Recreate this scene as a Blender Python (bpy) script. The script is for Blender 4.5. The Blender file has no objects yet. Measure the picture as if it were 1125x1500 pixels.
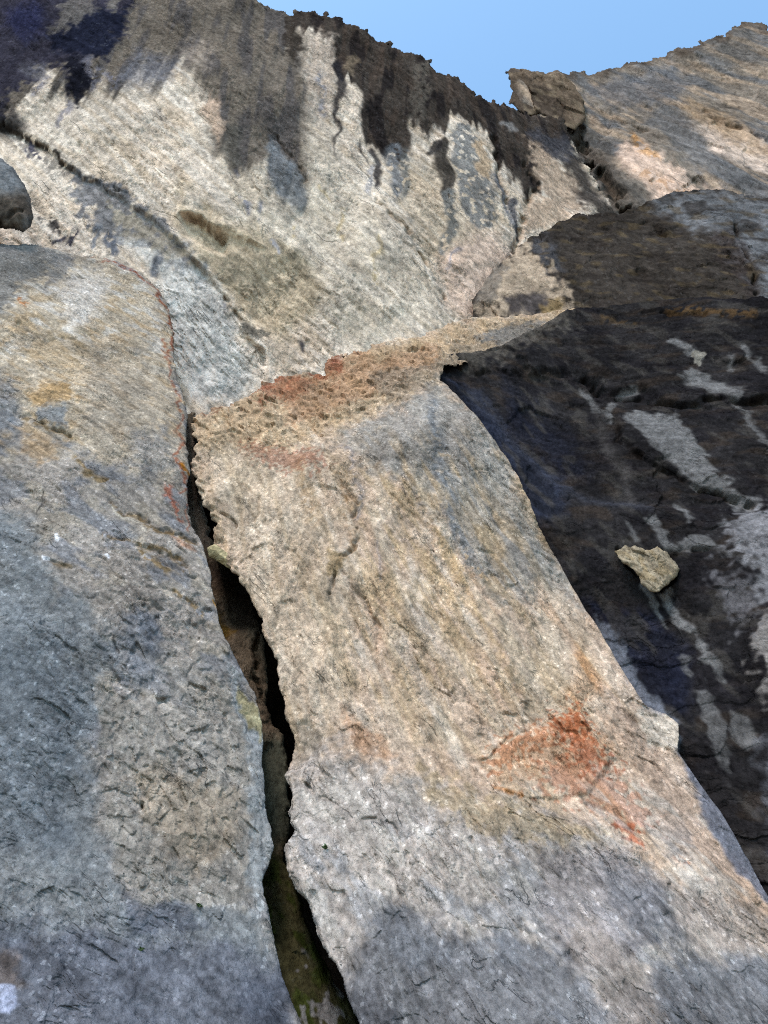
import bpy, math, time
import numpy as np
T0 = time.time()
sc = bpy.context.scene
# ------------------------------------------------------------------ camera
CAM = np.array([0.0, 0.0, 1.7]); PITCH = math.radians(40); FPX = 1167.0
cd = bpy.data.cameras.new("camera"); co = bpy.data.objects.new("camera", cd)
sc.collection.objects.link(co); sc.camera = co
co.location = CAM; co.rotation_euler = (math.radians(90) + PITCH, 0, 0)
cd.sensor_fit = 'VERTICAL'; cd.sensor_height = 36; cd.lens = 36 * FPX / 1500
sc.render.engine = 'CYCLES'; sc.cycles.use_denoising = False; sc.cycles.filter_width = 1.05
cd.clip_start = 0.1; cd.clip_end = 5000
# ------------------------------------------------------------------ sky and light
SUN_EL, SUN_AZ = math.radians(58), math.radians(208)     # azimuth clockwise from +y; behind the viewer, to the left
w = bpy.data.worlds.new("World"); sc.world = w; w.use_nodes = True
nt = w.node_tree; bg = nt.nodes['Background']
sky = nt.nodes.new('ShaderNodeTexSky'); sky.sky_type = 'NISHITA'; sky.sun_disc = False
sky.sun_elevation = SUN_EL; sky.sun_rotation = SUN_AZ
sky.air_density = 1.0; sky.dust_density = 1.6; sky.ozone_density = 1.0; sky.altitude = 400
tint = nt.nodes.new('ShaderNodeVectorMath'); tint.operation = 'MULTIPLY'; tint.inputs[1].default_value = (1.0, 1.22, 1.17)
nt.links.new(sky.outputs[0], tint.inputs[0]); nt.links.new(tint.outputs[0], bg.inputs[0]); bg.inputs[1].default_value = 0.15
sl = bpy.data.lights.new("sun", 'SUN'); so = bpy.data.objects.new("sun", sl); sc.collection.objects.link(so)
sl.energy = 1.6; sl.angle = math.radians(14); sl.color = (1.0, 0.875, 0.84)
dx, dy, dz = math.sin(SUN_AZ) * math.cos(SUN_EL), math.cos(SUN_AZ) * math.cos(SUN_EL), math.sin(SUN_EL)
from mathutils import Vector
so.rotation_euler = Vector((dx, dy, dz)).to_track_quat('Z', 'Y').to_euler()
sc.view_settings.view_transform = 'Standard'; sc.view_settings.look = 'None'
sc.view_settings.exposure = 1.1; sc.view_settings.gamma = 1
# ------------------------------------------------------------------ numeric helpers
def S(r, g, b):
    c = np.array([r, g, b]) / 255.0
    return np.where(c <= .04045, c / 12.92, ((c + .055) / 1.055) ** 2.4)
def sm(x, a, b):
    t = np.clip((x - a) / (b - a), 0, 1); return t * t * (3 - 2 * t)
def hsh(ix, iy, seed):
    h = ix.astype(np.int32).view(np.uint32) * np.uint32(374761393) + iy.astype(np.int32).view(np.uint32) * np.uint32(668265263) + np.uint32((seed * 974634777) & 0xffffffff)
    h = (h ^ (h >> 13)) * np.uint32(1274126177)
    h = (h ^ (h >> 16)) * np.uint32(2246822519)
    return h ^ (h >> 15)
_gt = np.stack([np.cos(np.arange(256) / 256 * 2 * np.pi), np.sin(np.arange(256) / 256 * 2 * np.pi)])
def noise(x, y, seed=0):
    ix = np.floor(x); iy = np.floor(y); fx = x - ix; fy = y - iy
    ix = ix.astype(np.int64); iy = iy.astype(np.int64)
    u = fx * fx * fx * (fx * (fx * 6 - 15) + 10); v = fy * fy * fy * (fy * (fy * 6 - 15) + 10)
    def g(a, b):
        k = hsh(ix + a, iy + b, seed) & 255
        return _gt[0][k] * (fx - a) + _gt[1][k] * (fy - b)
    n0 = g(0, 0) * (1 - u) + g(1, 0) * u
    n1 = g(0, 1) * (1 - u) + g(1, 1) * u
    return (n0 * (1 - v) + n1 * v) * 1.5
class Chart:
    """a surface's own coordinates a, b in metres, and gp, metres per grid step (to fade what the mesh cannot hold)"""
    def __init__(s, a, b, g, g0): s.a, s.b, s.g, s.g0 = a, b, g, g0
    def rot(s, L1, L2, ang, wx=0, wy=0):
        c, d = math.cos(ang), math.sin(ang); a = s.a + wx; b = s.b + wy
        return (a * c + b * d) / (L1 * s.g0), (-a * d + b * c) / (L2 * s.g0)
    def n(s, L1, L2=None, ang=0, seed=0, wx=0, wy=0):
        L2 = L2 or L1; x, y = s.rot(L1, L2, ang, wx, wy)
        lod = np.clip((min(L1, L2) * s.g0 / s.g - 2.2) / 2.0, 0, 1)
        return noise(x + seed * 7.31, y - seed * 3.77, seed) * lod
    def fbm(s, L1, L2=None, ang=0, seed=0, oc=5, gain=.5, ridge=False, wx=0, wy=0):
        L2 = L2 or L1; o = 0; am = 1; tot = 0
        for i in range(oc):
            v = s.n(L1, L2, ang, seed + i * 13, wx, wy)
            if ridge: v = (0.5 - np.abs(v)) * 2 * 0.6
            o = o + v * am; tot += am; am *= gain; L1 /= 2.03; L2 /= 2.03
        return o
    def facet(s, L1, L2, ang, seed, wx=0, wy=0, tilt=1.0):
        """broken-rock chips: each cell a tilted facet; returns height, cell random, edge distance"""
        x, y = s.rot(L1, L2, ang, wx, wy); ix = np.floor(x).astype(np.int64); iy = np.floor(y).astype(np.int64)
        bd = np.full(x.shape, 9.0); b2 = np.full(x.shape, 9.0); bh = np.zeros(x.shape); br = np.zeros(x.shape)
        for i in (-1, 0, 1):
            for j in (-1, 0, 1):
                h = hsh(ix + i, iy + j, seed)
                jx = (h & 1023) / 1023.0; jy = ((h >> 10) & 1023) / 1023.0; r = ((h >> 20) & 1023) / 1023.0
                ex = x - (ix + i + jx); ey = y - (iy + j + jy); d = ex * ex + ey * ey
                k = d < bd
                b2 = np.where(k, bd, np.minimum(b2, d))
                t = r * 40.0
                hh = (np.cos(t) * ex + np.sin(t) * ey) * tilt + (((h >> 5) & 1023) / 1023.0 - .5) * .7
                bd = np.where(k, d, bd); bh = np.where(k, hh, bh); br = np.where(k, r, br)
        lod = np.clip((min(L1, L2) * s.g0 / s.g - 2.5) / 2.5, 0, 1)
        e = np.sqrt(b2) - np.sqrt(bd); return bh * lod * (.55 + .45 * sm(e, 0, .3)), br, e
def seg_d(px, py, P, closed, widths=None):
    P = np.asarray(P, float); n = len(P); best = np.full(px.shape, 1e9); ins = np.zeros(px.shape, bool)
    for i in range(n if closed else n - 1):
        x0, y0 = P[i][:2]; x1, y1 = P[(i + 1) % n][:2]; ex, ey = x1 - x0, y1 - y0
        t = np.clip(((px - x0) * ex + (py - y0) * ey) / (ex * ex + ey * ey + 1e-9), 0, 1)
        d = np.hypot(px - x0 - t * ex, py - y0 - t * ey)
        if widths is not None: d = d - (widths[i] + (widths[i + 1] - widths[i]) * t)
        best = np.minimum(best, d)
        if closed and y0 != y1:
            c = ((y0 > py) != (y1 > py)) & (px < ex * (py - y0) / (ey) + x0); ins ^= c
    return best, ins
def sdf(px, py, P, far=80):
    P = np.asarray(P, float); out = np.full(px.shape, -float(far))
    k = (px > P[:, 0].min() - far) & (px < P[:, 0].max() + far) & (py > P[:, 1].min() - far) & (py < P[:, 1].max() + far)
    if k.any():
        d, i = seg_d(px[k], py[k], P, True); out[k] = np.where(i, d, -d)
    return out
def line(px, py, P, W, soft=3, far=60):
    """1 on a polyline of half-width W (number or list), fading over soft"""
    P = np.asarray(P, float); W = [W] * len(P) if np.isscalar(W) else list(W)
    out = np.zeros(px.shape); m = max(W) + soft + 2
    k = (px > P[:, 0].min() - m) & (px < P[:, 0].max() + m) & (py > P[:, 1].min() - m) & (py < P[:, 1].max() + m)
    if k.any():
        d, _ = seg_d(px[k], py[k], P, False, W); out[k] = sm(-d, -soft, soft)
    return out
def dirs(px, py):
    u = (px - 562.5) / FPX; v = (750 - py) / FPX; c, s = math.cos(PITCH), math.sin(PITCH)
    return np.stack([u, c - v * s, s + v * c], -1)
def tps(ctrl, px, py):
    C = np.array(ctrl, float); X = C[:, :2] / 500; n = len(C)
    def U(r2): return r2 * np.log(r2 + 1e-9)
    K = U(((X[:, None] - X[None]) ** 2).sum(-1)) + np.eye(n) * 2e-3
    Pm = np.hstack([np.ones((n, 1)), X]); A = np.zeros((n + 3, n + 3)); A[:n, :n] = K; A[:n, n:] = Pm; A[n:, :n] = Pm.T
    s = np.linalg.solve(A, np.concatenate([np.log(C[:, 2]), np.zeros(3)]))
    x, y = px / 500, py / 500; o = s[n] + s[n + 1] * x + s[n + 2] * y
    for i in range(n): o = o + s[i] * U((x - X[i, 0]) ** 2 + (y - X[i, 1]) ** 2)
    return np.exp(o)
# ------------------------------------------------------------------ rock material
def rock_mat(name, scale, bump=1.0, fleck=0.35, gloss=0.0, ang=-.6, fs=1.0):
    """procedural rock: stain colours from the surface's attribute, grain, flecks and pits from noise in metres"""
    m = bpy.data.materials.new(name); m.use_nodes = True; N = m.node_tree.nodes; L = m.node_tree.links; b = N['Principled BSDF']
    def nn(t, **k):
        n = N.new(t)
        for a, v in k.items(): setattr(n, a, v)
        return n
    def math_(op, a, bb=None, c=None):
        n = nn('ShaderNodeMath', operation=op)
        for i, v in enumerate((a, bb, c)):
            if v is None: continue
            if isinstance(v, (int, float)): n.inputs[i].default_value = v
            else: L.new(v, n.inputs[i])
        return n.outputs[0]
    tc0 = nn('ShaderNodeTexCoord'); sq = nn('ShaderNodeVectorMath', operation='MULTIPLY'); L.new(tc0.outputs['Object'], sq.inputs[0]); sq.inputs[1].default_value = (1, fs, fs)
    class tc: outputs = {'Object': sq.outputs[0]}
    at = nn('ShaderNodeAttribute', attribute_name='rock')
    def tex(sc_, det=6, rough=.6, st=(1, 1, 1), rot=(0, 0, 0), dist=0.0):
        mp = nn('ShaderNodeMapping'); mp.inputs['Scale'].default_value = st; mp.inputs['Rotation'].default_value = rot
        L.new(tc.outputs['Object'], mp.inputs[0]); n = nn('ShaderNodeTexNoise'); L.new(mp.outputs[0], n.inputs['Vector'])
        n.inputs['Scale'].default_value = sc_; n.inputs['Detail'].default_value = det; n.inputs['Roughness'].default_value = rough
        n.inputs['Distortion'].default_value = dist; return n.outputs['Fac']
    k = 1 / scale
    def warped(L_, along, det, rough, dist=.5):
        mp = nn('ShaderNodeMapping', vector_type='TEXTURE'); mp.inputs['Rotation'].default_value = (0, -ang, 0)
        mp.inputs['Scale'].default_value = (along, 1, 1); L.new(tc.outputs['Object'], mp.inputs[0])
        n = nn('ShaderNodeTexNoise'); L.new(mp.outputs[0], n.inputs['Vector']); n.inputs['Scale'].default_value = k / L_
        n.inputs['Detail'].default_value = det; n.inputs['Roughness'].default_value = rough; n.inputs['Distortion'].default_value = dist
        return n.outputs['Fac']
    g1 = tex(k / 6, 4, .72); g3 = tex(k / 45, 4, .65, dist=.6); gate = tex(k / 26, 3, .7)
    lipn = warped(14, 3.2, 3, .5, .2); lip = math_('FRACT', math_('MULTIPLY', lipn, 4.5))
    def step(v, lo, hi, a0, a1):
        r = nn('ShaderNodeMapRange', clamp=True); L.new(v, r.inputs[0])
        for nm_, x_ in (('From Min', lo), ('From Max', hi), ('To Min', a0), ('To Max', a1)): r.inputs[nm_].default_value = x_
        return r.outputs[0]
    gt = math_('MULTIPLY', step(gate, .42, .58, 0, 1), at.outputs['Alpha'])
    # thin scales of rock: stretched cells, each at its own height and tone
    def cells(L_, along, seed_):
        mp = nn('ShaderNodeMapping', vector_type='TEXTURE'); mp.inputs['Rotation'].default_value = (0, -ang + seed_ * .25, 0)
        mp.inputs['Scale'].default_value = (along, 1, 1); mp.inputs['Location'].default_value = (seed_ * 3.1, 0, 0)
        w1_ = nn('ShaderNodeTexNoise'); w1_.inputs['Scale'].default_value = k / (L_ * 1.6); w1_.inputs['Detail'].default_value = 3; L.new(tc.outputs['Object'], w1_.inputs['Vector'])
        w2_ = nn('ShaderNodeVectorMath', operation='MULTIPLY_ADD'); L.new(w1_.outputs['Color'], w2_.inputs[0]); w2_.inputs[1].default_value = (L_ * .9 * scale,) * 3
        L.new(tc.outputs['Object'], w2_.inputs[2]); L.new(w2_.outputs[0], mp.inputs[0])
        v = nn('ShaderNodeTexVoronoi'); v.inputs['Scale'].default_value = k / L_; L.new(mp.outputs[0], v.inputs['Vector'])
        c_ = nn('ShaderNodeSeparateColor'); L.new(v.outputs['Color'], c_.inputs[0]); return c_, v
    ca_, va_ = cells(7.5, 3.0, 0); cb_, vb_ = cells(4.2, 2.0, 1)
    f = math_('ADD', math_('MULTIPLY', math_('SUBTRACT', g1, .5), 1.9), math_('MULTIPLY', math_('SUBTRACT', g3, .5), .9))
    f = math_('ADD', f, math_('MULTIPLY', math_('SUBTRACT', ca_.outputs[1], .5), .22)); f = math_('ADD', f, math_('MULTIPLY', math_('SUBTRACT', cb_.outputs[1], .5), .22))
    f = math_('ADD', f, 1.0)
    # darker in the lips between the scales and along thin cracks
    f = math_('MULTIPLY', f, math_('SUBTRACT', 1.0, math_('MULTIPLY', math_('MULTIPLY', step(lip, .0, .2, 1, 0), gt), .08)))
    crk = math_('ABSOLUTE', math_('SUBTRACT', warped(34, 3.6, 5, .55, .3), .5)); cg = step(tex(k / 60, 2, .6), .54, .64, 0, 1)
    f = math_('MULTIPLY', f, math_('SUBTRACT', 1.0, math_('MULTIPLY', math_('MULTIPLY', step(crk, .0, .008, 1, 0), cg), .4)))
    f = math_('MAXIMUM', f, .25)
    mix = nn('ShaderNodeVectorMath', operation='SCALE'); L.new(at.outputs['Color'], mix.inputs[0]); L.new(f, mix.inputs['Scale'])
    # pale flecks: fresh chips of the rock
    vo = nn('ShaderNodeTexVoronoi'); vo.inputs['Scale'].default_value = k / 5.0
    wn = nn('ShaderNodeTexNoise'); wn.inputs['Scale'].default_value = k / 4; wn.inputs['Detail'].default_value = 2; L.new(tc.outputs['Object'], wn.inputs['Vector'])
    wv = nn('ShaderNodeVectorMath', operation='MULTIPLY_ADD'); L.new(wn.outputs['Color'], wv.inputs[0]); wv.inputs[1].default_value = (6 * scale,) * 3; L.new(tc.outputs['Object'], wv.inputs[2]); L.new(wv.outputs[0], vo.inputs['Vector'])
    sep = nn('ShaderNodeSeparateColor'); L.new(vo.outputs['Color'], sep.inputs[0])
    fl = math_('MULTIPLY', math_('GREATER_THAN', sep.outputs[0], .80), step(g3, .44, .56, .15, 1))
    fl = math_('MULTIPLY', math_('MULTIPLY', fl, math_('LESS_THAN', vo.outputs['Distance'], .42)), fleck)
    fw = nn('ShaderNodeMix', data_type='RGBA'); L.new(fl, fw.inputs[0]); L.new(mix.outputs[0], fw.inputs[6])
    sc2 = nn('ShaderNodeVectorMath', operation='MULTIPLY_ADD'); L.new(mix.outputs[0], sc2.inputs[0])
    sc2.inputs[1].default_value = (1.5, 1.5, 1.5); sc2.inputs[2].default_value = (.05, .05, .05); L.new(sc2.outputs[0], fw.inputs[7])
    L.new(fw.outputs[2], b.inputs['Base Color'])
    lum = nn('ShaderNodeRGBToBW'); L.new(at.outputs['Color'], lum.inputs[0])
    mr = nn('ShaderNodeMapRange'); L.new(lum.outputs[0], mr.inputs[0])
    mr.inputs['From Min'].default_value = .03; mr.inputs['From Max'].default_value = .2
    mr.inputs['To Min'].default_value = .75 - gloss; mr.inputs['To Max'].default_value = .92
    L.new(mr.outputs[0], b.inputs['Roughness']); b.inputs['Specular IOR Level'].default_value = .0
    h1 = warped(8, 2.0, 5, .65, .1)
    hs = math_('ADD', math_('MULTIPLY', h1, 1.1), math_('MULTIPLY', math_('MULTIPLY', lip, .05), step(gt, 0, 1, .25, 1)))
    hs = math_('ADD', hs, math_('MULTIPLY', math_('MULTIPLY', ca_.outputs[2], .36), step(gt, 0, 1, .15, 1))); hs = math_('ADD', hs, math_('MULTIPLY', math_('MULTIPLY', cb_.outputs[2], .28), step(gt, 0, 1, .3, 1)))
    hs = math_('ADD', hs, math_('MULTIPLY', math_('MULTIPLY', step(crk, 0, .02, -1, 0), cg), .4))
    bp = nn('ShaderNodeBump'); bp.inputs['Strength'].default_value = 1.0; bp.inputs['Distance'].default_value = 5.5 * scale * bump
    L.new(hs, bp.inputs['Height']); L.new(bp.outputs[0], b.inputs['Normal'])
    return m
# ------------------------------------------------------------------ mass builder
def axis(lo, hi, a, b, f, c):
    """fine steps where the photo looks, coarse ones round it"""
    return np.unique(np.concatenate([np.arange(max(lo, a), min(hi, b) + f, f),
        np.arange(lo, a, c) if lo < a else [], np.arange(b + f, hi + c, c) if hi > b else []]))
import os
STEP = float(os.environ.get('ROCKSTEP', 1.45)); ALB = .70
class M: pass
def mass(name, outline, ctrl, nrm, shape, paint, mat, thick=3.0, jag=(3.0, 26), seed=1, step=None):
    st = step or STEP
    O = np.array(outline, float); lo = O.min(0) - 6; hi = O.max(0) + 6
    xs = axis(lo[0], hi[0], -25, 1150, st, 9.); ys = axis(lo[1], hi[1], -25, 1525, st, 9.)
    px, py = np.meshgrid(xs, ys); shp = px.shape; px = px.ravel(); py = py.ravel()
    Y = tps(ctrl, px, py); D = dirs(px, py); P = CAM + D * (Y / D[:, 1])[:, None]
    dist = Y / D[:, 1] * 1.0
    nv = np.array(nrm, float); nv /= np.linalg.norm(nv)
    rt = np.cross([0, 0, 1.0], nv); rt /= np.linalg.norm(rt); up = np.cross(nv, rt)
    if rt[0] < 0: rt = -rt
    g = dist / FPX * st; inr = (px > 0) & (px < 1125) & (py > 0) & (py < 1500)
    g0 = float(np.median(dist[inr] if inr.any() else dist)) / FPX
    mid = D[np.argmin(np.hypot(px - np.clip(px, 0, 1125).mean(), py - np.clip(py, 0, 1500).mean()))]; mid = mid / np.linalg.norm(mid)
    fs = max(.35, abs(float(nv @ mid)))                      # grain lies stretched down the steep faces
    C = Chart(P @ rt, P @ up * fs, g, g0)
    # broken edge
    s = sdf(px, py, O, 40)
    blk = C.facet(jag[1] * .55, jag[1] * .55, .4, seed + 55, C.fbm(20, seed=seed + 56, oc=2) * 5 * g0)[1] - .5
    edge = (C.fbm(jag[1], seed=seed + 50, oc=4, gain=.45) * .9 + blk * .45) * (jag[0](px, py) if callable(jag[0]) else jag[0])
    s = s + edge
    q = M(); q.px, q.py, q.C, q.s, q.P, q.g0 = px, py, C, s, P, g0
    q.wx = C.fbm(60, seed=seed + 90, oc=4) ; q.wy = C.fbm(60, seed=seed + 120, oc=4)
    h = shape(q) * g0                                        # shape() speaks in units of g0
    # snap rim vertices on the outline
    s2 = s.reshape(shp); gy, gx = np.gradient(s2, ys, xs); gm = np.maximum(gx * gx + gy * gy, .25)
    H, W = shp; idx = np.arange(H * W).reshape(shp)
    cm = (s2[:-1, :-1] + s2[1:, :-1] + s2[:-1, 1:] + s2[1:, 1:]) / 4 > 0
    use = np.zeros(shp, bool)
    for a in (slice(0, -1), slice(1, None)):
        for b_ in (slice(0, -1), slice(1, None)): use[a, b_] |= cm
    out = nv * .3 - mid * .8; out /= np.linalg.norm(out)            # relief grows along one fixed direction for the whole mass
    V = P + out * h[:, None]
    qi = np.argwhere(cm); i0 = qi[:, 0]; j0 = qi[:, 1]
    F = np.stack([idx[i0, j0], idx[i0, j0 + 1], idx[i0 + 1, j0 + 1], idx[i0 + 1, j0]], 1)
    # boundary edges -> the flanks of the mass going back into the mountain
    E = np.concatenate([F[:, [0, 1]], F[:, [1, 2]], F[:, [2, 3]], F[:, [3, 0]]])
    key = np.minimum(E[:, 0], E[:, 1]) * (H * W) + np.maximum(E[:, 0], E[:, 1])
    uq, inv, cnt = np.unique(key, return_inverse=True, return_counts=True)
    B = E[cnt[inv] == 1]
    bv = np.unique(B); mv = np.zeros(H * W, bool); mv[bv] = True
    mvx = np.where(mv, np.clip(-(s * gx.ravel() / gm.ravel()), -st * .7, st * .7), 0)
    mvy = np.where(mv, np.clip(-(s * gy.ravel() / gm.ravel()), -st * .7, st * .7), 0)
    sc1 = (dist / FPX)[:, None]
    upv = np.array([0, -math.sin(PITCH), math.cos(PITCH)])
    V = V + (mvx[:, None] * np.array([1.0, 0, 0]) - mvy[:, None] * upv) * sc1
    Dn = D / np.linalg.norm(D, axis=1)[:, None]
    ginx = (gx.ravel() / np.sqrt(gm.ravel())); giny = (gy.ravel() / np.sqrt(gm.ravel()))
    inw = (ginx[:, None] * np.array([1.0, 0, 0]) - giny[:, None] * upv)
    rings = []; base = H * W; extraV = []; mapb = {}
    look = np.full(H * W, -1); look[bv] = np.arange(len(bv))
    for r, (dd, ii) in enumerate(((.04, .01), (.12, .02), (.35, .02), (1.0, .06))):
        jit = C.n(9, seed=seed + 7 + r)[bv][:, None] * .02 * thick
        extraV.append(V[bv] + Dn[bv] * dd * thick + inw[bv] * (ii * thick + jit * (r > 0))); rings.append(base + r * len(bv) + look)
    Fs = []; prev = None
    cur = np.arange(H * W)
    for r in rings:
        Fs.append(np.stack([B[:, 1] if prev is None else prev[B[:, 1]], B[:, 0] if prev is None else prev[B[:, 0]], r[B[:, 0]], r[B[:, 1]]], 1)); prev = r
    col = paint(q); col = np.clip(col, .004, .9); lm = col @ np.array([.3, .55, .15]); col = np.clip(col * 1.04 - lm[:, None] * .04, .002, .9) ** 1.1 * ALB * np.array([1.06, .985, .925])
    allV = np.concatenate([V] + extraV); ra = np.clip(q.act * getattr(q, 'rough', 1.0), 0, 1)[:, None]; col = np.hstack([col, ra]); allC = np.concatenate([col] + [col[bv]] * len(rings))
    allF = np.concatenate([F] + Fs)
    used = np.zeros(len(allV), bool); used[allF.ravel()] = True
    rm = np.cumsum(used) - 1; allV = allV[used]; allC = allC[used]; allF = rm[allF]
    allF = allF[:, ::-1]
    me = bpy.data.meshes.new(name); me.vertices.add(len(allV)); me.vertices.foreach_set('co', allV.astype(np.float32).ravel())
    me.loops.add(allF.size); me.loops.foreach_set('vertex_index', allF.astype(np.int32).ravel())
    me.polygons.add(len(allF)); me.polygons.foreach_set('loop_start', np.arange(0, allF.size, 4, dtype=np.int32))
    me.polygons.foreach_set('loop_total', np.full(len(allF), 4, np.int32))
    me.update(calc_edges=True)
    me.polygons.foreach_set('use_smooth', np.ones(len(allF), bool))
    ca = me.color_attributes.new('rock', 'FLOAT_COLOR', 'POINT')
    ca.data.foreach_set('color', allC.astype(np.float32).ravel())
    me.materials.append(mat(g0, fs))
    o = bpy.data.objects.new(name, me); sc.collection.objects.link(o)
    print('MASS %-18s verts %7d g0 %.4f  t %.1f' % (name, len(allV), g0, time.time() - T0))
    return o
def tag(o, label=None, cat=None, group=None, kind=None):
    for k, v in (('label', label), ('category', cat), ('group', group), ('kind', kind)):
        if v: o[k] = v
    return o
class Paint:
    def __init__(s, q, base, warp=9):
        s.q = q; s.c = np.tile(base, (len(q.px), 1)); s.x = q.px + q.wx * warp; s.y = q.py + q.wy * warp
    def mix(s, m, col): s.c = s.c * (1 - m[:, None]) + np.asarray(col) * m[:, None]
    def poly(s, P, col, soft=8, op=1.0, brk=0, L=14, ang=0, an=1, seed=3):
        """a stain with its own outline; brk breaks it up into flakes of wavelength L"""
        d = sdf(s.x, s.y, P, soft + 30)
        if brk: d = d + s.q.C.fbm(L * an, L, ang, seed=seed, oc=4, gain=.65) * brk
        s.mix(sm(d, -soft, soft) * op, col)
    def line(s, P, W, col, soft=3, op=1.0, brk=0, L=12, seed=5):
        m = line(s.x, s.y, P, W, soft)
        if brk: t = -.9 + brk * 1.8; m = m * sm(s.q.C.fbm(L, seed=seed, oc=4, gain=.65) * 2.2, t - .2, t + .2)
        s.mix(m * op, col)
    def noise(s, col, L, L2=None, ang=0, lo=0, hi=.5, op=1, seed=11, oc=5, mask=None, gain=.55):
        m = sm(s.q.C.fbm(L, L2, ang, seed=seed, oc=oc, gain=gain), lo, hi) * op
        if mask is not None: m = m * mask
        s.mix(m, col)
    def val(s, v): s.c = s.c * v[:, None]
def rockrelief(q, ang, seed, big=1., fol=1., chip=1., fl=(70, 14), chips=(20, 9)):
    """fractured, foliated rock relief in units of one pixel's width at the mass's distance"""
    C = q.C; w1 = q.wx * 9 * q.g0; w2 = q.wy * 9 * q.g0
    h = C.fbm(320, seed=seed, oc=3) * 16 * big + C.fbm(80, seed=seed + 3, oc=3, gain=.5) * 3.2 * big
    r = C.fbm(fl[0], fl[1], ang, seed=seed + 5, oc=4, ridge=True, gain=.55, wx=w1, wy=w2)
    act = .12 + .88 * sm(C.fbm(120, seed=seed + 71, oc=4), -.35, .35)
    tv = C.fbm(fl[0] * 1.5, fl[1] * 1.1, ang, seed=seed + 45, oc=3, gain=.5, wx=w1, wy=w2) * 3.2; q.lip = tv - np.floor(tv)
    tw = C.fbm(fl[0] * .8, fl[1] * .6, ang - .15, seed=seed + 46, oc=3, gain=.55, wx=w1, wy=w2) * 3.0; q.lip2 = tw - np.floor(tw)
    h = h + (r * .8 + sm(q.lip, 0, .9) * 1.5 * sm(q.lip, 1, .8) + q.lip2 * .5) * fol * act
    for k, L in enumerate(chips):
        f, rr, e = C.facet(L * 2.1, L, ang, seed + 21 + k, w1 * .6, w2 * .6, 1.0)
        q.fr = rr if k == 0 else q.fr + rr
        h = h + f * L * .19 * chip * act
    h = h + C.fbm(9, 6, ang, seed=seed + 33, oc=3, gain=.7) * 1.1 * chip
    q.r = r; q.act = act; return h
def common(p, ang, seed, lo=.72, hi=1.25, LL=100):
    """mineral mottling shared by all the rock, then darker lips, cracks and grooves"""
    C = p.q.C
    a = C.fbm(LL, 9, ang, seed=seed + 200, oc=4, gain=.6) * .8 + C.fbm(16, 9, ang, seed=seed + 205, oc=2, gain=.7) * .8 + (p.q.fr - 1) * .22; b = C.fbm(120, seed=seed + 210, oc=4)
    p.val(np.clip(1 + a * .26 + b * .22, lo - .2, hi + .2))
    k = .5 * np.maximum(sm(p.q.lip, .12, 0), sm(p.q.lip2, .12, 0) * .7) * sm(p.q.act, .35, .9)
    p.c = p.c * (1 - k[:, None] * np.array([.24, .30, .36]))
    cr = C.fbm(90, 26, ang, seed=seed + 220, oc=4, gain=.6)
    k = sm(np.abs(cr), .035, .0) * sm(C.fbm(70, seed=seed + 230, oc=2), 0.05, .4)
    p.c *= (1 - .25 * k[:, None])
    if hasattr(p.q, 'gr'): p.c = p.c * (1 - np.clip(p.q.gr, 0, 1)[:, None] * np.array([.42, .47, .52]))  # colour made darker and browner along the grooves
#@@MASSES
def bull(s, r, d):
    """rounds a mass off towards its outline: d deep over r"""
    t = 1 - np.clip(s / r, 0, 1); return -d * (1 - np.sqrt(np.maximum(1 - t * t, 0)))
def plate(q, P, H, soft=4, warp=8, far=60):
    x = q.px + q.wx * warp; y = q.py + q.wy * warp
    return H * sm(sdf(x, y, P, max(far, soft + 5)), -soft, soft)
def groove(q, P, W, depth, warp=8):
    k = line(q.px + q.wx * warp, q.py + q.wy * warp, P, W, max(2.5, W if np.isscalar(W) else max(W)))
    k = k * (.25 + .75 * sm(q.C.fbm(26, seed=int(P[0][0]) + 17, oc=4, gain=.6), -.35, .2))
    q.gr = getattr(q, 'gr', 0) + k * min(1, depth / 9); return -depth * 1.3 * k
# =========================================================== distant crag, top right
def crag_shape(q):
    h = rockrelief(q, -.7, 300, 1.4, 1.0, 1.1)
    f, r, e = q.C.facet(44, 60, -.9, 355, q.wx * 16 * q.g0, q.wy * 16 * q.g0, 1.1); h += f * 6
    h += bull(q.s, 12, 8) + q.C.fbm(200, 60, -.95, seed=340, oc=4, ridge=True) * 10
    h += plate(q, [(745, 95), (815, 108), (850, 130), (840, 190), (800, 190), (760, 160)], 14, 8)
    h += plate(q, [(905, 170), (945, 180), (990, 215), (1010, 260), (1080, 300), (900, 310), (860, 260), (880, 215)], 12, 6)
    h += groove(q, [(1030, 170), (1075, 190), (1125, 205)], 3, 8) + groove(q, [(930, 185), (950, 195)], 3, 8)
    h += groove(q, [(850, 215), (880, 260), (915, 305)], 10, 26) + groove(q, [(800, 150), (825, 170), (850, 200)], 5, 14)
    return h
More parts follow.
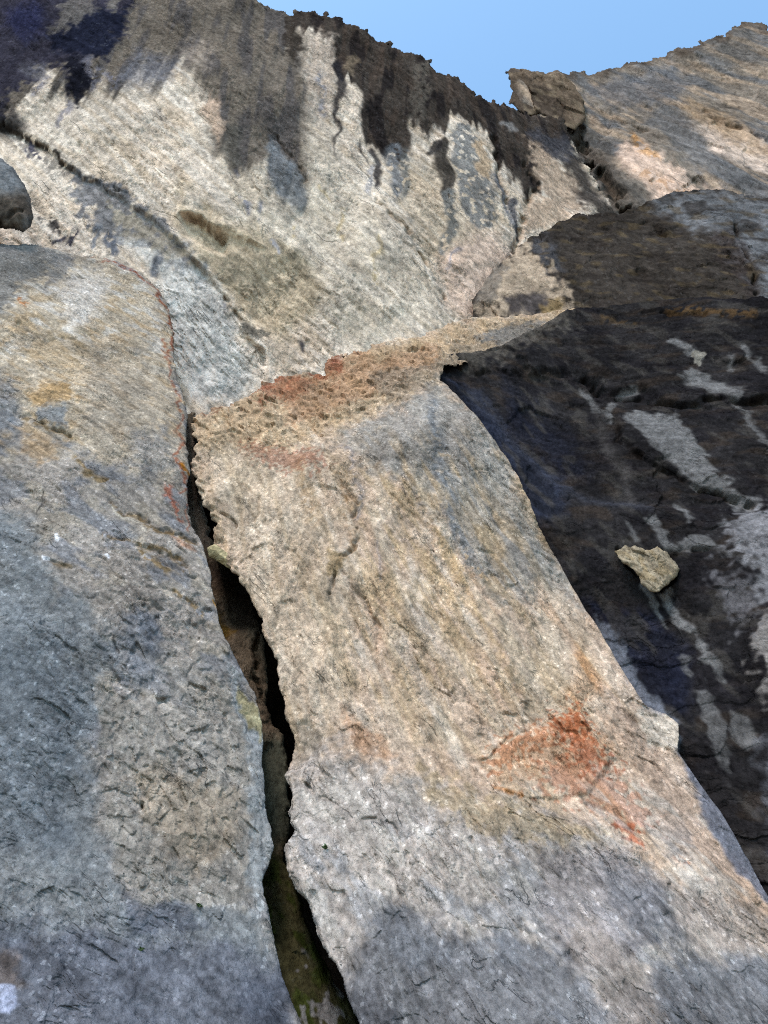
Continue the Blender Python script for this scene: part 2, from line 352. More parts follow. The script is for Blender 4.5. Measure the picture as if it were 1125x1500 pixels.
def crag_paint(q):
    p = Paint(q, S(136, 128, 120)); C = q.C
    p.noise(S(112, 114, 118), 180, 50, -.95, -.1, .4, .8, 350)
    p.noise(S(176, 158, 140), 150, 30, -.95, .05, .4, .7, 353)
    p.poly([(905, 222), (940, 215), (975, 240), (1010, 262), (1070, 300), (1060, 318), (960, 290), (925, 262)], S(212, 190, 175), 8, .9, 8)
    p.poly([(1035, 185), (1125, 205), (1125, 262), (1085, 250), (1040, 222), (1010, 196)], S(208, 192, 180), 8, .85, 8)
    p.poly([(990, 140), (1060, 170), (1125, 215), (1125, 235), (1060, 200), (1000, 165)], S(180, 155, 128), 10, .6, 8)
    p.poly([(960, 150), (1000, 175), (1060, 240), (1120, 290), (1060, 280), (1000, 230), (950, 180)], S(112, 113, 116), 9, .8, 6)
    p.poly([(855, 130), (990, 95), (1010, 130), (950, 160), (900, 160)], S(110, 112, 118), 12, .7, 8)
    p.poly([(1000, 40), (1060, 20), (1125, 60), (1125, 110), (1060, 90), (1020, 75)], S(120, 114, 108), 10, .5, 8)
    p.line([(925, 205), (945, 225), (960, 238)], 7, S(186, 145, 98), 6, .7, .3)
    p.line([(940, 262), (975, 272), (1010, 282)], 5, S(170, 130, 90), 7, .6, .4)
    p.poly([(860, 190), (880, 200), (910, 240), (945, 290), (940, 330), (840, 330), (800, 240), (810, 190)], S(88, 86, 84), 12, .8, 8)
    p.poly([(740, 95), (770, 110), (765, 165), (745, 160)], S(70, 64, 60), 6, .7, 4)
    rim = sm(-q.s + C.fbm(30, seed=361) * 8, -14, -3)
    p.mix(rim * .7, S(92, 82, 74)); common(p, -.75, 370)
    return p.c
crag = mass('rock_peak', [(744, 104), (762, 100), (775, 104), (800, 108), (845, 102), (862, 105), (915, 92), (950, 86), (985, 76), (1015, 72),
    (1040, 55), (1062, 52), (1070, 38), (1088, 26), (1105, 27), (1130, 38), (1300, 95), (1420, 160), (1420, 520), (760, 520), (735, 300), (752, 190), (760, 150), (747, 150), (752, 128)],
    [(750, 100, 37), (1125, 30, 34), (1420, 160, 30), (1420, 520, 26), (780, 500, 30), (920, 270, 31.5), (860, 250, 34), (1000, 100, 36), (800, 250, 34), (1100, 300, 30)],
    (-.35, -.9, .15), crag_shape, crag_paint, lambda g, fs: rock_mat('far_rock', g, .8, .25, ang=-0.75, fs=fs), 6, (5, 20), 31)
def jut_shape(q): f, r, e = q.C.facet(34, 22, -.9, 390, tilt=1.3); return f * 6 + bull(q.s, 8, 8) + rockrelief(q, -.8, 391, .5, .8, .9)
def jut_paint(q):
    p = Paint(q, S(118, 106, 94), 5); p.poly([(744, 118), (770, 122), (800, 130), (830, 150), (830, 200), (740, 200)], S(84, 76, 70), 8, .8, 10); p.noise(S(140, 128, 112), 20, 10, -.5, .1, .5, .6, 395)
    common(p, -.8, 396); return p.c
jut = mass('jutting_rock', [(744, 104), (762, 100), (775, 103), (800, 108), (828, 110), (842, 122), (856, 148), (856, 176), (842, 190), (828, 184), (806, 172), (790, 166), (772, 168), (756, 160), (750, 150), (753, 136), (747, 120)],
    [(744, 104, 36.3), (856, 148, 34.6), (830, 190, 34.4), (760, 155, 35.6), (800, 120, 35.6)], (-.35, -.9, .15), jut_shape, jut_paint, lambda g, fs: rock_mat('jut_rock', g, .9, .2, ang=-.8, fs=fs), 2.5, (2.6, 14), 33, 1.1)
tag(jut, 'jagged brown rock block jutting out at the left end of the peak ridge', 'rock')
# =========================================================== the great upper wall
SKY = [(-260, -200), (330, -200), (372, -12), (392, 2), (412, 6), (424, 14), (436, 8), (448, 16), (458, 12), (470, 18), (478, 15), (486, 26), (498, 26), (506, 35),
       (518, 38), (528, 44), (536, 46), (545, 56), (556, 62), (572, 68), (586, 76), (600, 80), (618, 84), (630, 92), (638, 105), (655, 107), (672, 116), (684, 124), (697, 136), (715, 146), (742, 152), (765, 158), (830, 170)]
def wall_shape(q):
    h = rockrelief(q, -.62, 100, 1.1, 1.25, .9, (64, 11), (16, 8))
    x, y = q.px, q.py
    h += bull(q.s, 14, 12)
    # the undercut band: everything under the diagonal seam stands back
    h += plate(q, [(-300, 150), (0, 178), (60, 212), (130, 262), (220, 318), (290, 384), (335, 440), (352, 480), (385, 520), (392, 560), (420, 640), (-300, 700)], -11, 4, 5)
    h += groove(q, [(0, 172), (60, 210), (130, 258), (175, 285)], 3, 6)
    h += plate(q, [(-300, -200), (200, -200), (190, 60), (150, 95), (115, 120), (90, 130), (20, 170), (-300, 150)], 9, 14)
    # the hooded hollow in the middle
    h += plate(q, [(268, 318), (282, 316), (305, 330), (332, 352), (330, 372), (300, 362), (272, 346)], -16, 6, 3)
    h += plate(q, [(270, 280), (285, 290), (300, 322), (350, 335), (385, 360), (330, 345), (285, 322), (262, 318)], 10, 7, 3)
    h += groove(q, [(280, 320), (305, 335), (325, 355)], 3, 5)
    def fold(P, W, H): return H * line(x + q.wx * 10, y + q.wy * 10, P, 2, W)
    h += fold([(70, 150), (200, 230), (350, 325), (470, 400), (560, 460)], 60, 16) + fold([(300, 400), (380, 450), (430, 500)], 46, -22) + fold([(280, 300), (310, 330), (330, 350)], 26, -12) + fold([(440, 120), (460, 250), (560, 380)], 55, 12) + fold([(600, 300), (640, 380), (660, 450)], 36, -14) + fold([(380, 200), (420, 290), (470, 350)], 34, -10)
    # hanging ribs under the brow, and the sharp slabs right of the middle
    top = sm(y, 330, 60)
    rib = q.C.fbm(26, 500, 0, seed=171, oc=3, gain=.5, wx=q.wx * 6 * q.g0)
    h += rib * 5 * top * sm(x, 250, 420)
    h += plate(q, [(535, 285), (560, 290), (600, 345), (632, 400), (655, 455), (640, 520), (370, 600), (352, 478), (395, 480), (450, 420), (500, 380)], 10, 16, 4)
    h += groove(q, [(548, 285), (590, 340), (630, 396), (652, 440)], 2.5, 7)
    h += plate(q, [(300, 150), (318, 190), (325, 245), (350, 300), (420, 330), (445, 300), (405, 215), (385, 190), (340, 160)], 4, 5, 5)
    h += groove(q, [(392, 188), (412, 205), (430, 225), (450, 270)], 2.5, 6)
    h += plate(q, [(640, 196), (650, 180), (690, 182), (712, 215), (740, 330), (735, 390), (660, 400), (640, 300)], 5, 7, 5)
    h += groove(q, [(722, 200), (730, 260), (742, 300)], 3, 8) + groove(q, [(770, 240), (785, 270), (760, 340), (740, 400)], 5, 9)
    h += plate(q, [(760, 150), (860, 190), (880, 280), (830, 320), (800, 260), (770, 200)], -12, 14, 8)
    # the hollow of brown layers low down
    h += plate(q, [(350, 400), (440, 380), (480, 420), (450, 480), (400, 500), (362, 476)], -7, 22, 8)
    h += groove(q, [(330, 440), (362, 478), (372, 500)], 3, 6)
    q.rough = 1 - .55 * sm(sdf(x, y, [(130, 120), (320, 150), (470, 260), (600, 330), (650, 450), (540, 470), (420, 340), (300, 330), (180, 270), (60, 180)], 60), -20, 30)
    h += q.C.fbm(46, 9, -.62, seed=188, oc=3, ridge=True) * 2.2 * sm(y, 260, 420)
    return h
def wall_paint(q):
    p = Paint(q, S(220, 208, 195), 10); C = q.C; x, y = q.px, q.py
    p.noise(S(200, 184, 166), 90, 24, -.6, 0, .45, .7, 401)
    p.noise(S(222, 214, 204), 160, 26, -.6, .0, .4, .6, 402); p.noise(S(201, 186, 168), 260, 9, -.62, .05, .4, .6, 404)
    p.poly([(300, 120), (340, 330), (520, 520), (640, 470), (640, 420), (540, 290), (470, 200)], S(206, 198, 184), 30, .5)
    p.poly([(262, 270), (330, 330), (420, 345), (480, 430), (420, 500), (360, 478), (320, 420), (270, 350)], S(182, 168, 145), 16, .75, 12, 22, -.6, 3)
    p.poly([(640, 380), (700, 330), (745, 370), (740, 440), (690, 470), (655, 450)], S(202, 180, 166), 14, .7, 6)
    p.poly([(560, 250), (600, 230), (680, 240), (740, 330), (680, 360), (620, 380), (580, 300)], S(186, 170, 148), 14, .5, 12)
    # yellow weeps
    for P in ([(472, 270), (486, 292)], [(501, 305), (504, 355)], [(548, 350), (552, 420)], [(437, 330), (440, 350)]):
        p.line(P, 2, S(186, 168, 128), 4, .7, .2)
    # grey brown weathered brow, its hanging tongues soft at the lower end
    drip = C.n(22, 260, 0, 431) * 42 + C.n(9, 200, 0, 432) * 26 + C.n(60, 400, 0, 433) * 40
    X = x + q.wx * 6
    d = sdf(X, y - drip * .8, [(-300, -260), (430, -260), (442, 60), (452, 150), (446, 215), (452, 262), (440, 300), (418, 276), (398, 262), (372, 238), (352, 236), (338, 215), (318, 205), (305, 150),
        (262, 95), (230, 120), (200, 130), (150, 135), (110, 148), (70, 130), (20, 165), (-300, 180)], 90)
    p.mix(sm(d, -16, 12) * .93, S(112, 105, 98))
    p.mix(sm(d, -10, 20) * .8 * sm(C.fbm(24, 160, .1, seed=441, oc=4), -.1, .4), S(96, 93, 94))
    p.poly([(390, 200), (402, 205), (440, 250), (455, 285), (442, 310), (420, 290), (398, 275), (390, 240)], S(126, 131, 137), 7, .8, 3)
    p.poly([(330, 180), (356, 190), (358, 235), (340, 246), (326, 220)], S(96, 94, 90), 6, .8, 4)
    p.poly([(300, 138), (322, 150), (330, 185), (318, 210), (305, 185), (296, 160)], S(192, 172, 156), 6, .9, 5)
    p.poly([(195, 80), (230, 90), (262, 95), (250, 115), (210, 130), (170, 130)], S(120, 122, 132), 12, .7, 6)
    p.poly([(262, 70), (290, 60), (310, 80), (300, 110), (275, 105)], S(176, 164, 154), 12, .5, 10)
    # blue black wet patch, top left
    p.poly([(-300, -260), (196, -260), (196, 10), (188, 48), (165, 62), (160, 84), (132, 86), (128, 120), (112, 150), (104, 140), (100, 105), (60, 98), (30, 130), (8, 160), (-40, 180), (-300, 180)], S(62, 61, 74), 6, .95, 10)
    p.poly([(110, 15), (190, 20), (188, 48), (160, 82), (90, 84), (70, 60)], S(38, 42, 58), 7, .9, 8)
    p.poly([(104, 92), (126, 84), (133, 128), (112, 152), (102, 130)], S(36, 37, 46), 4, .95, 5)
    p.poly([(10, 20), (60, 10), (70, 50), (30, 62)], S(56, 60, 92), 14, .7, 4)
    p.poly([(105, 0), (142, 0), (140, 20), (100, 45), (75, 52), (95, 25)], S(118, 114, 112), 5, .8, 8)
    p.poly([(158, 0), (175, 0), (170, 18), (155, 20)], S(122, 118, 114), 4, .8, 5)
    p.line([(0, 175), (20, 172)], 12, S(40, 40, 46), 8, .9)
    p.line([(36, 100), (60, 105), (64, 118)], 9, S(150, 150, 160), 8, .3)
    # pale ground just under the wet patch gets violet grey weeps
    for P in ([(66, 112), (52, 140)], [(100, 150), (88, 180)], [(128, 90), (140, 120)], [(152, 100), (165, 130)]):
        p.line(P, 6, S(132, 132, 146), 6, .7, .2)
    # dark brow along the skyline, dripping down
    d2 = sdf(X, y - drip * .35, [(430, -40), (900, -40), (900, 180), (860, 200), (830, 215), (800, 240), (790, 285), (772, 292), (762, 270), (748, 262), (738, 235), (726, 250), (716, 205), (700, 196), (690, 186), (662, 176),
        (646, 190), (634, 176), (622, 200), (604, 170), (598, 212), (588, 216), (578, 210), (562, 216), (548, 212), (538, 208), (530, 180), (524, 130), (516, 112), (500, 112), (490, 104), (488, 62), (456, 46), (444, 40), (430, 44)], 60)
    p.mix(sm(d2, -3, 4) * .96, S(66, 60, 57))
    p.mix(sm(d2, 0, 12) * .7 * sm(C.fbm(20, 120, 0, seed=451, oc=4), .0, .35), S(86, 76, 70))
    p.mix(sm(d2, 0, 12) * .8 * sm(C.fbm(30, 140, 0, seed=453, oc=4), .1, .4), S(46, 43, 45))
    p.poly([(492, 40), (482, 70), (488, 104), (492, 54)], S(70, 66, 64), 3, .8)
    p.poly([(512, 82), (524, 92), (524, 112), (508, 104)], S(130, 118, 104), 3, .8, 3)
    p.poly([(420, 14), (436, 14), (440, 80), (432, 95), (424, 85), (418, 50)], S(66, 60, 56), 3, .85, 4)
    p.poly([(446, 44), (486, 56), (492, 110), (488, 150), (482, 160), (458, 162), (450, 110)], S(178, 166, 156), 6, .75, 6)
    for P, W, c in (([(498, 100), (500, 130), (490, 160), (492, 190), (490, 228)], [9, 6, 4, 3, 1], (50, 49, 54)), ([(552, 218), (556, 250), (556, 276)], [5, 6, 3], (52, 52, 58)),
                    ([(646, 214), (650, 250), (653, 290)], [8, 11, 9], (52, 50, 50)), ([(636, 214), (632, 222)], [7, 5], (54, 52, 54)), ([(750, 300), (756, 350)], [7, 4], (80, 82, 90)),
                    ([(724, 250), (728, 285), (738, 310)], [3, 3, 2], (70, 70, 76)), ([(530, 205), (538, 232)], [3, 1], (60, 60, 62))):
        p.line(P, W, S(*c), 3.2, .9)
    for P, W, c in (([(576, 222), (580, 285)], [10, 7], (122, 126, 132)), ([(594, 225), (592, 290)], [8, 5], (116, 118, 118)), ([(676, 200), (690, 260), (704, 320)], [15, 26, 18], (122, 124, 126)),
                    ([(655, 290), (656, 335), (652, 372)], [12, 12, 4], (118, 120, 120)), ([(470, 110), (474, 160)], [5, 4], (140, 140, 146)), ([(617, 100), (612, 168)], [10, 11], (104, 98, 92)),
                    ([(545, 240), (542, 280)], [6, 6], (158, 156, 158)), ([(360, 290), (362, 315)], [4, 3], (140, 142, 156)), ([(380, 300), (382, 320)], [3, 2], (150, 150, 160)), ([(405, 350), (410, 368)], [5, 3], (156, 158, 168)),
                    ([(720, 250), (745, 330)], [3, 5], (134, 136, 142)), ([(345, 250), (347, 262)], [3, 2], (120, 120, 128)), ([(668, 372), (656, 400)], [3, 1], (150, 148, 156))):
        p.line(P, W, S(*c), 4, .85, .1)
    p.poly([(690, 205), (702, 205), (718, 240), (712, 262), (702, 250)], S(194, 172, 148), 3, .9, 3)
    p.poly([(735, 185), (750, 170), (760, 190), (755, 196)], S(140, 138, 138), 3, .8, 2)
    p.poly([(770, 200), (810, 215), (850, 270), (858, 300), (835, 310), (805, 300), (790, 280), (786, 240)], S(176, 158, 142), 6, .9, 8)
    p.poly([(780, 290), (830, 296), (845, 312), (800, 330), (765, 345), (768, 318)], S(196, 176, 158), 6, .9, 6)
    p.poly([(830, 215), (866, 225), (880, 280), (925, 320), (880, 320), (850, 290), (840, 260)], S(48, 46, 48), 9, .9, 5)
    p.poly([(775, 185), (830, 195), (850, 230), (810, 225), (780, 205)], S(84, 84, 90), 7, .9, 5)
    # seam and the grey stained wall under it
    p.line([(-200, 120), (0, 176), (50, 205), (130, 256), (190, 290)], [8, 7, 6, 6, 4], S(48, 45, 44), 5, .9, .12, 16)
    p.line([(0, 190), (60, 232), (130, 262)], 9, S(96, 92, 92), 8, .6, .4)
    p.poly([(100, 240), (150, 262), (230, 318), (300, 392), (290, 410), (240, 380), (200, 355), (150, 340), (108, 300)], S(118, 121, 128), 7, .85, 14, 16)
    p.poly([(150, 300), (200, 320), (260, 360), (292, 395), (250, 380), (190, 345)], S(176, 166, 148), 6, .6, 16, 18)
    p.poly([(290, 385), (320, 420), (350, 470), (370, 560), (320, 590), (280, 590), (250, 480), (230, 400), (180, 345), (240, 375)], S(206, 206, 204), 14, .8, 8)
    for P, W, c in (([(38, 205), (44, 222)], [7, 4], (70, 70, 86)), ([(28, 210), (32, 222)], [2, 2], (80, 80, 96)), ([(75, 320), (82, 336)], [8, 3], (56, 54, 58)), ([(56, 312), (72, 330)], [4, 5], (96, 92, 90)),
                    ([(108, 336), (104, 352)], [7, 6], (52, 56, 76)), ([(92, 345), (70, 352)], [4, 3], (66, 68, 84)), ([(160, 345), (168, 366)], [9, 6], (110, 116, 128)), ([(140, 330), (142, 360)], [5, 3], (140, 144, 152)), ([(230, 375), (228, 405)], [5, 4], (116, 120, 128)),
                    ([(328, 452), (330, 460)], [5, 3], (130, 132, 140)), ([(442, 500), (444, 508)], [4, 3], (84, 82, 90)), ([(368, 480), (385, 495)], [8, 6], (120, 116, 108))):
        p.line(P, W, S(*c), 3, .9, .15)
    common(p, -.62, 480)
    return p.c
wall = mass('cliff', SKY + [(900, 300), (900, 560), (700, 640), (300, 760), (-260, 700)],
    [(0, 0, 20.5), (380, 0, 22.5), (750, 150, 29), (0, 250, 20.6), (0, 500, 20.0), (260, 560, 22), (370, 560, 23), (650, 480, 24.5), (520, 260, 23.2), (300, 330, 21.8), (700, 300, 26), (880, 300, 30),
     (640, 100, 26), (150, 150, 20.6), (-260, 700, 18), (-260, -200, 20), (300, 760, 21.5), (700, 640, 24), (900, 500, 29), (160, 340, 21.4)],
    (.05, -.97, -.05), wall_shape, wall_paint, lambda g, fs: rock_mat('pale_rock', g, .9, .3, .12, ang=-0.62, fs=fs), 5, (4.2, 15), 11)
# =========================================================== dark hump in the middle distance
def hump_shape(q):
    h = rockrelief(q, -.3, 500, 1.2, .7, .9) + bull(q.s, 9, 6); f, r, e = q.C.facet(80, 70, -.5, 555, q.wx * 16 * q.g0, q.wy * 16 * q.g0, 1.1); h += f * 9; f, r, e = q.C.facet(34, 20, -.3, 556, tilt=1.1); h += f * 5
    h += groove(q, [(1080, 330), (1098, 380), (1105, 430)], 3, 9) + groove(q, [(918, 338), (950, 330), (975, 345)], 3, 8)
    h += plate(q, [(930, 300), (960, 285), (985, 300), (990, 330), (975, 342), (945, 330)], 8, 7)
    h += groove(q, [(845, 335), (860, 345), (872, 335)], 3, 6) + groove(q, [(935, 398), (950, 410)], 4, 5)
    return h
def hump_paint(q):
    p = Paint(q, S(68, 64, 61), 9)
    p.poly([(960, 295), (1000, 280), (1060, 290), (1400, 300), (1400, 470), (1110, 440), (1090, 380), (1060, 345), (1000, 330)], S(116, 119, 124), 16, .9, 14)
    p.poly([(770, 350), (800, 335), (830, 380), (830, 420), (790, 400)], S(82, 84, 90), 8, .7, 5)
    p.poly([(1070, 330), (1100, 360), (1112, 440), (1095, 440), (1060, 380), (1030, 350)], S(62, 56, 56), 7, .6, 7)
    p.noise(S(92, 82, 66), 26, 12, -.3, .15, .6, .6, 520)
    p.noise(S(58, 54, 52), 60, 30, -.3, .1, .5, .7, 521)
    p.poly([(700, 420), (735, 380), (770, 350), (800, 395), (830, 425), (825, 460), (700, 470)], S(176, 162, 146), 10, .9, 22, 18)
    p.poly([(745, 440), (785, 430), (820, 440), (800, 460), (750, 458)], S(66, 64, 68), 5, .9, 4)
    p.poly([(790, 445), (820, 435), (830, 456), (795, 460)], S(146, 128, 98), 5, .8, 5)
    p.poly([(690, 430), (730, 385), (745, 395), (735, 430), (720, 450)], S(116, 112, 108), 6, .7, 8)
    common(p, -.3, 530); return p.c
hump = mass('dark_rock_hump', [(690, 520), (690, 440), (716, 405), (745, 372), (772, 345), (800, 338), (822, 322), (850, 312), (905, 312), (945, 296), (975, 282), (1000, 277), (1060, 284), (1130, 292), (1420, 320), (1420, 640), (900, 640)],
    [(700, 440, 24), (850, 320, 25.5), (1000, 285, 24), (1125, 300, 22.5), (1420, 330, 21), (1000, 400, 21.5), (850, 440, 22.0), (1125, 450, 19.5), (1420, 600, 18), (900, 640, 20)],
    (-.1, -.9, .35), hump_shape, hump_paint, lambda g, fs: rock_mat('hump_rock', g, 1.0, .2, .05, ang=-0.3, fs=fs), 4, (3.5, 26), 51)
# =========================================================== dark stained slab on the right
def dark_shape(q):
    h = rockrelief(q, -.35, 600, 1.1, .8, .7, (70, 14), (22, 10)) + bull(q.s, 5, 3)
    f, r, e = q.C.facet(110, 60, -.45, 655, q.wx * 14 * q.g0, q.wy * 14 * q.g0, 1.0); h += f * 8; f, r, e = q.C.facet(46, 26, -.35, 656, q.wx * 10 * q.g0, q.wy * 10 * q.g0, 1.0); h += f * 3.5
    x, y = q.px, q.py
    h += plate(q, [(640, 500), (800, 460), (1420, 430), (1420, 640), (1125, 592), (990, 590), (945, 572), (860, 560), (800, 545), (700, 552), (640, 545)], 18, 5, 7) * (.25 + .75 * sm(x, 680, 800))
    h += groove(q, [(850, 560), (900, 578), (950, 585), (1000, 592), (1060, 588), (1130, 596)], 2.5, 9)
    h += groove(q, [(898, 600), (908, 640), (930, 672), (960, 690), (1010, 705), (1060, 725), (1100, 745)], 3, 9)
    h += plate(q, [(905, 600), (1000, 600), (1130, 605), (1420, 640), (1420, 800), (1100, 745), (1040, 715), (960, 690), (925, 668), (905, 635)], 10, 4, 6)
    h += plate(q, [(640, 540), (690, 590), (740, 640), (800, 700), (865, 738), (950, 748), (1030, 742), (1100, 760), (1420, 780), (1420, 1600), (1000, 1600), (600, 600)], 14, 6, 7)
    h += plate(q, [(1060, 780), (1120, 745), (1420, 760), (1420, 1150), (1125, 1110), (1095, 1000), (1080, 880)], 12, 12, 9)
    h += plate(q, [(1085, 930), (1125, 890), (1420, 900), (1420, 1120), (1125, 1060), (1090, 990)], 8, 7, 7)
    h += groove(q, [(900, 812), (935, 845), (965, 868), (985, 850)], 3, 7) + groove(q, [(975, 812), (1010, 815), (1040, 808)], 4, 8)
    h += groove(q, [(860, 450), (950, 458), (1000, 470), (1060, 470)], 4, 7)
    h += groove(q, [(650, 540), (700, 552), (770, 545)], 3, 6) + groove(q, [(1000, 690), (1100, 740)], 2, 3)
    return h
def dark_paint(q):
    p = Paint(q, S(50, 49, 51), 6)
    p.noise(S(62, 56, 52), 60, 26, -.5, .05, .5, .7, 620); p.noise(S(38, 37, 41), 110, 50, -.6, .0, .5, .7, 621)
    p.poly([(650, 560), (700, 580), (760, 650), (820, 715), (830, 760), (780, 770), (740, 700), (700, 640)], S(54, 60, 76), 14, .85, 6)
    p.poly([(740, 560), (840, 640), (860, 700), (820, 700), (750, 630)], S(42, 46, 60), 18, .6, 8)
    p.poly([(860, 880), (960, 900), (1010, 960), (1000, 1060), (950, 1040), (900, 940)], S(40, 44, 60), 16, .8, 8)
    G = S(120, 121, 123)
    p.noise(S(34, 34, 37), 140, 50, -1.2, .0, .5, .5, 633); p.noise(S(78, 76, 74), 70, 26, -1.2, .2, .6, .5, 635)
    for P, o in (([(912, 608), (935, 602), (975, 615), (990, 605), (1010, 640), (1040, 685), (1070, 712), (1060, 720), (1020, 712), (985, 688), (955, 660), (930, 632)], 1),
              ([(975, 505), (990, 502), (1010, 518), (1028, 532), (1022, 540), (1000, 530)], .95), ([(1000, 550), (1020, 548), (1050, 565), (1085, 580), (1080, 590), (1040, 580), (1010, 565)], .8),
              ([(1050, 715), (1070, 718), (1115, 742), (1100, 755), (1075, 745)], .95), ([(850, 570), (862, 572), (880, 598), (892, 602), (895, 616), (880, 606), (862, 590)], .9), ([(888, 600), (898, 582), (905, 590), (896, 604)], .9),
              ([(905, 572), (930, 565), (935, 575), (912, 580)], .8), ([(944, 765), (958, 760), (975, 790), (990, 805), (975, 810), (962, 792)], .9), ([(910, 765), (918, 772), (935, 800), (928, 802)], .75),
              ([(988, 738), (996, 738), (1012, 765), (1006, 768)], .85), ([(990, 800), (1010, 790), (1040, 788), (1045, 800), (1015, 815), (995, 810)], .9), ([(1072, 590), (1080, 592), (1125, 660), (1130, 680), (1118, 668)], .7),
              ([(1075, 512), (1088, 512), (1100, 535), (1088, 528)], .8), ([(1100, 532), (1112, 530), (1120, 550), (1112, 552)], .8), ([(1062, 530), (1068, 532), (1076, 548), (1070, 546)], .7), ([(990, 555), (1008, 548), (1030, 565), (1050, 575), (1020, 575)], .7),
              ([(935, 858), (948, 860), (962, 885), (972, 905), (978, 918), (970, 910), (955, 888)], .9), ([(962, 868), (980, 862), (995, 895), (1015, 920), (1012, 930), (995, 918), (980, 895)], 1), ([(1018, 930), (1030, 940), (1050, 975), (1056, 995), (1040, 985), (1025, 960)], .9),
              ([(1016, 1012), (1030, 1008), (1060, 1060), (1068, 1130), (1050, 1120), (1030, 1060)], .7), ([(1064, 1040), (1090, 1050), (1110, 1090), (1095, 1100), (1070, 1080)], .7), ([(995, 955), (1010, 965), (1014, 1000), (1005, 995)], .6)):
        p.poly(P, G, 3.5, .85 * o, 6, 7, -1.0, 2.5)
        p.poly([(1012, 522), (1027, 530), (1022, 540), (1010, 532)], S(138, 136, 130), 3, .7, 4)
    p.poly([(1060, 775), (1100, 752), (1140, 745), (1420, 760), (1420, 980), (1130, 960), (1110, 900), (1100, 850), (1088, 820), (1062, 800)], S(132, 133, 138), 14, .85, 26, 14)
    p.poly([(1095, 930), (1130, 890), (1420, 900), (1420, 1110), (1135, 1060), (1098, 970)], S(134, 131, 130), 8, .85, 22, 12)
    p.poly([(1040, 840), (1080, 850), (1096, 900), (1092, 930), (1062, 900)], S(108, 108, 113), 12, .7, 22, 12)
    p.poly([(1110, 1100), (1140, 1090), (1420, 1120), (1420, 1400), (1150, 1300), (1120, 1160)], S(106, 108, 115), 14, .6, 24, 12)
    p.line([(870, 585), (885, 640), (910, 690), (930, 740)], [2, 6, 8, 4], S(82, 80, 80), 8, .6)
    p.line([(975, 460), (1060, 468), (1100, 472)], 5, S(96, 78, 56), 4, .7, .3); p.line([(880, 470), (930, 478)], 3, S(88, 74, 56), 3, .6, .3)
    p.line([(690, 580), (740, 640), (800, 702), (865, 738), (950, 748)], 5, S(80, 84, 96), 9, .45)
    p.poly([(640, 520), (700, 480), (820, 455), (830, 480), (740, 520), (690, 540)], S(104, 100, 95), 16, .7, 20)
    p.poly([(878, 905), (892, 915), (920, 970), (945, 1015), (975, 1040), (995, 1060), (992, 1100), (1100, 1500), (900, 1400), (880, 1000)], S(118, 124, 136), 5, .85, 6)
    common(p, -.5, 640); return p.c
dark = mass('dark_rock_slab', [(640, 545), (655, 525), (690, 520), (740, 510), (790, 485), (830, 460), (870, 446), (950, 440), (1040, 440), (1125, 448), (1420, 455), (1420, 1750), (1000, 1750), (820, 1200), (700, 900), (600, 650)],
    [(640, 545, 19.9), (757, 695, 18.7), (845, 865, 17.4), (930, 1000, 16.75), (850, 450, 20.5), (1125, 450, 17.5), (1420, 460, 16), (900, 700, 17.6), (740, 700, 18.4), (875, 915, 17.25), (1000, 1110, 16.0), (1125, 1350, 14.6), (1125, 900, 15.0), (1420, 1100, 13), (1420, 1750, 11), (1000, 1750, 13), (1125, 650, 16.2)],
    (.25, -.9, .3), dark_shape, dark_paint, lambda g, fs: rock_mat('dark_rock', g, .8, .12, .22, ang=-0.5, fs=fs), 4, (1.6, 30), 61)
# =========================================================== rock inside the cleft
def inner_shape(q):
    h = rockrelief(q, -1.3, 700, 1.3, .8, 1.0, (60, 14), (18, 8)) + bull(q.s, 10, 14)
    h += groove(q, [(375, 930), (385, 1000), (392, 1050)], 3, 10) + plate(q, [(340, 930), (372, 925), (380, 1050), (398, 1090), (380, 1100), (350, 1020)], 10, 7)
    h += plate(q, [(395, 1280), (430, 1290), (500, 1500), (430, 1600), (400, 1400)], 10, 12)
    return h
def inner_paint(q):
    p = Paint(q, S(104, 94, 82), 5)
    p.poly([(260, 620), (300, 640), (330, 800), (260, 800)], S(118, 112, 106), 12, .8)
    p.poly([(300, 820), (345, 820), (390, 910), (350, 930), (325, 880)], S(52, 46, 42), 12, .9, 5)
    p.poly([(310, 890), (345, 930), (330, 945), (316, 925)], S(110, 88, 46), 6, .9, 5)
    p.poly([(370, 1080), (440, 1080), (440, 1220), (380, 1240)], S(72, 76, 68), 14, .9, 8)
    p.poly([(380, 1230), (430, 1260), (470, 1330), (560, 1520), (420, 1620), (395, 1400)], S(58, 58, 40), 12, .9, 10)
    p.noise(S(50, 60, 26), 40, 22, -1.2, .0, .4, .7, 720, mask=sm(q.py, 1180, 1300)); p.noise(S(126, 126, 130), 30, 18, -1.2, .3, .5, .7, 724, mask=sm(q.py, 1350, 1420))
    common(p, -1.3, 730); return p.c
inner = mass('mossy_rock', [(250, 600), (283, 600), (292, 720), (318, 815), (368, 885), (386, 930), (391, 975), (392, 1030), (402, 1060), (416, 1075), (422, 1120), (424, 1200), (415, 1262), (440, 1310), (452, 1360), (470, 1400), (492, 1440), (520, 1480), (545, 1540), (640, 1750), (380, 1750), (330, 1300), (300, 1000), (260, 760)],
    [(270, 620, 18.6), (300, 760, 17.8), (340, 950, 16.8), (400, 1090, 16.0), (405, 1200, 15.4), (440, 1350, 14.2), (500, 1500, 13.4), (380, 1500, 13.2), (600, 1750, 12)],
    (.35, -.9, .15), inner_shape, inner_paint, lambda g, fs: rock_mat('cleft_rock', g, .9, .15, .05, ang=-1.3, fs=fs), 3, (4, 22), 71)
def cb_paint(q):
    p = Paint(q, S(60, 55, 52)); common(p, -1.2, 760); return p.c
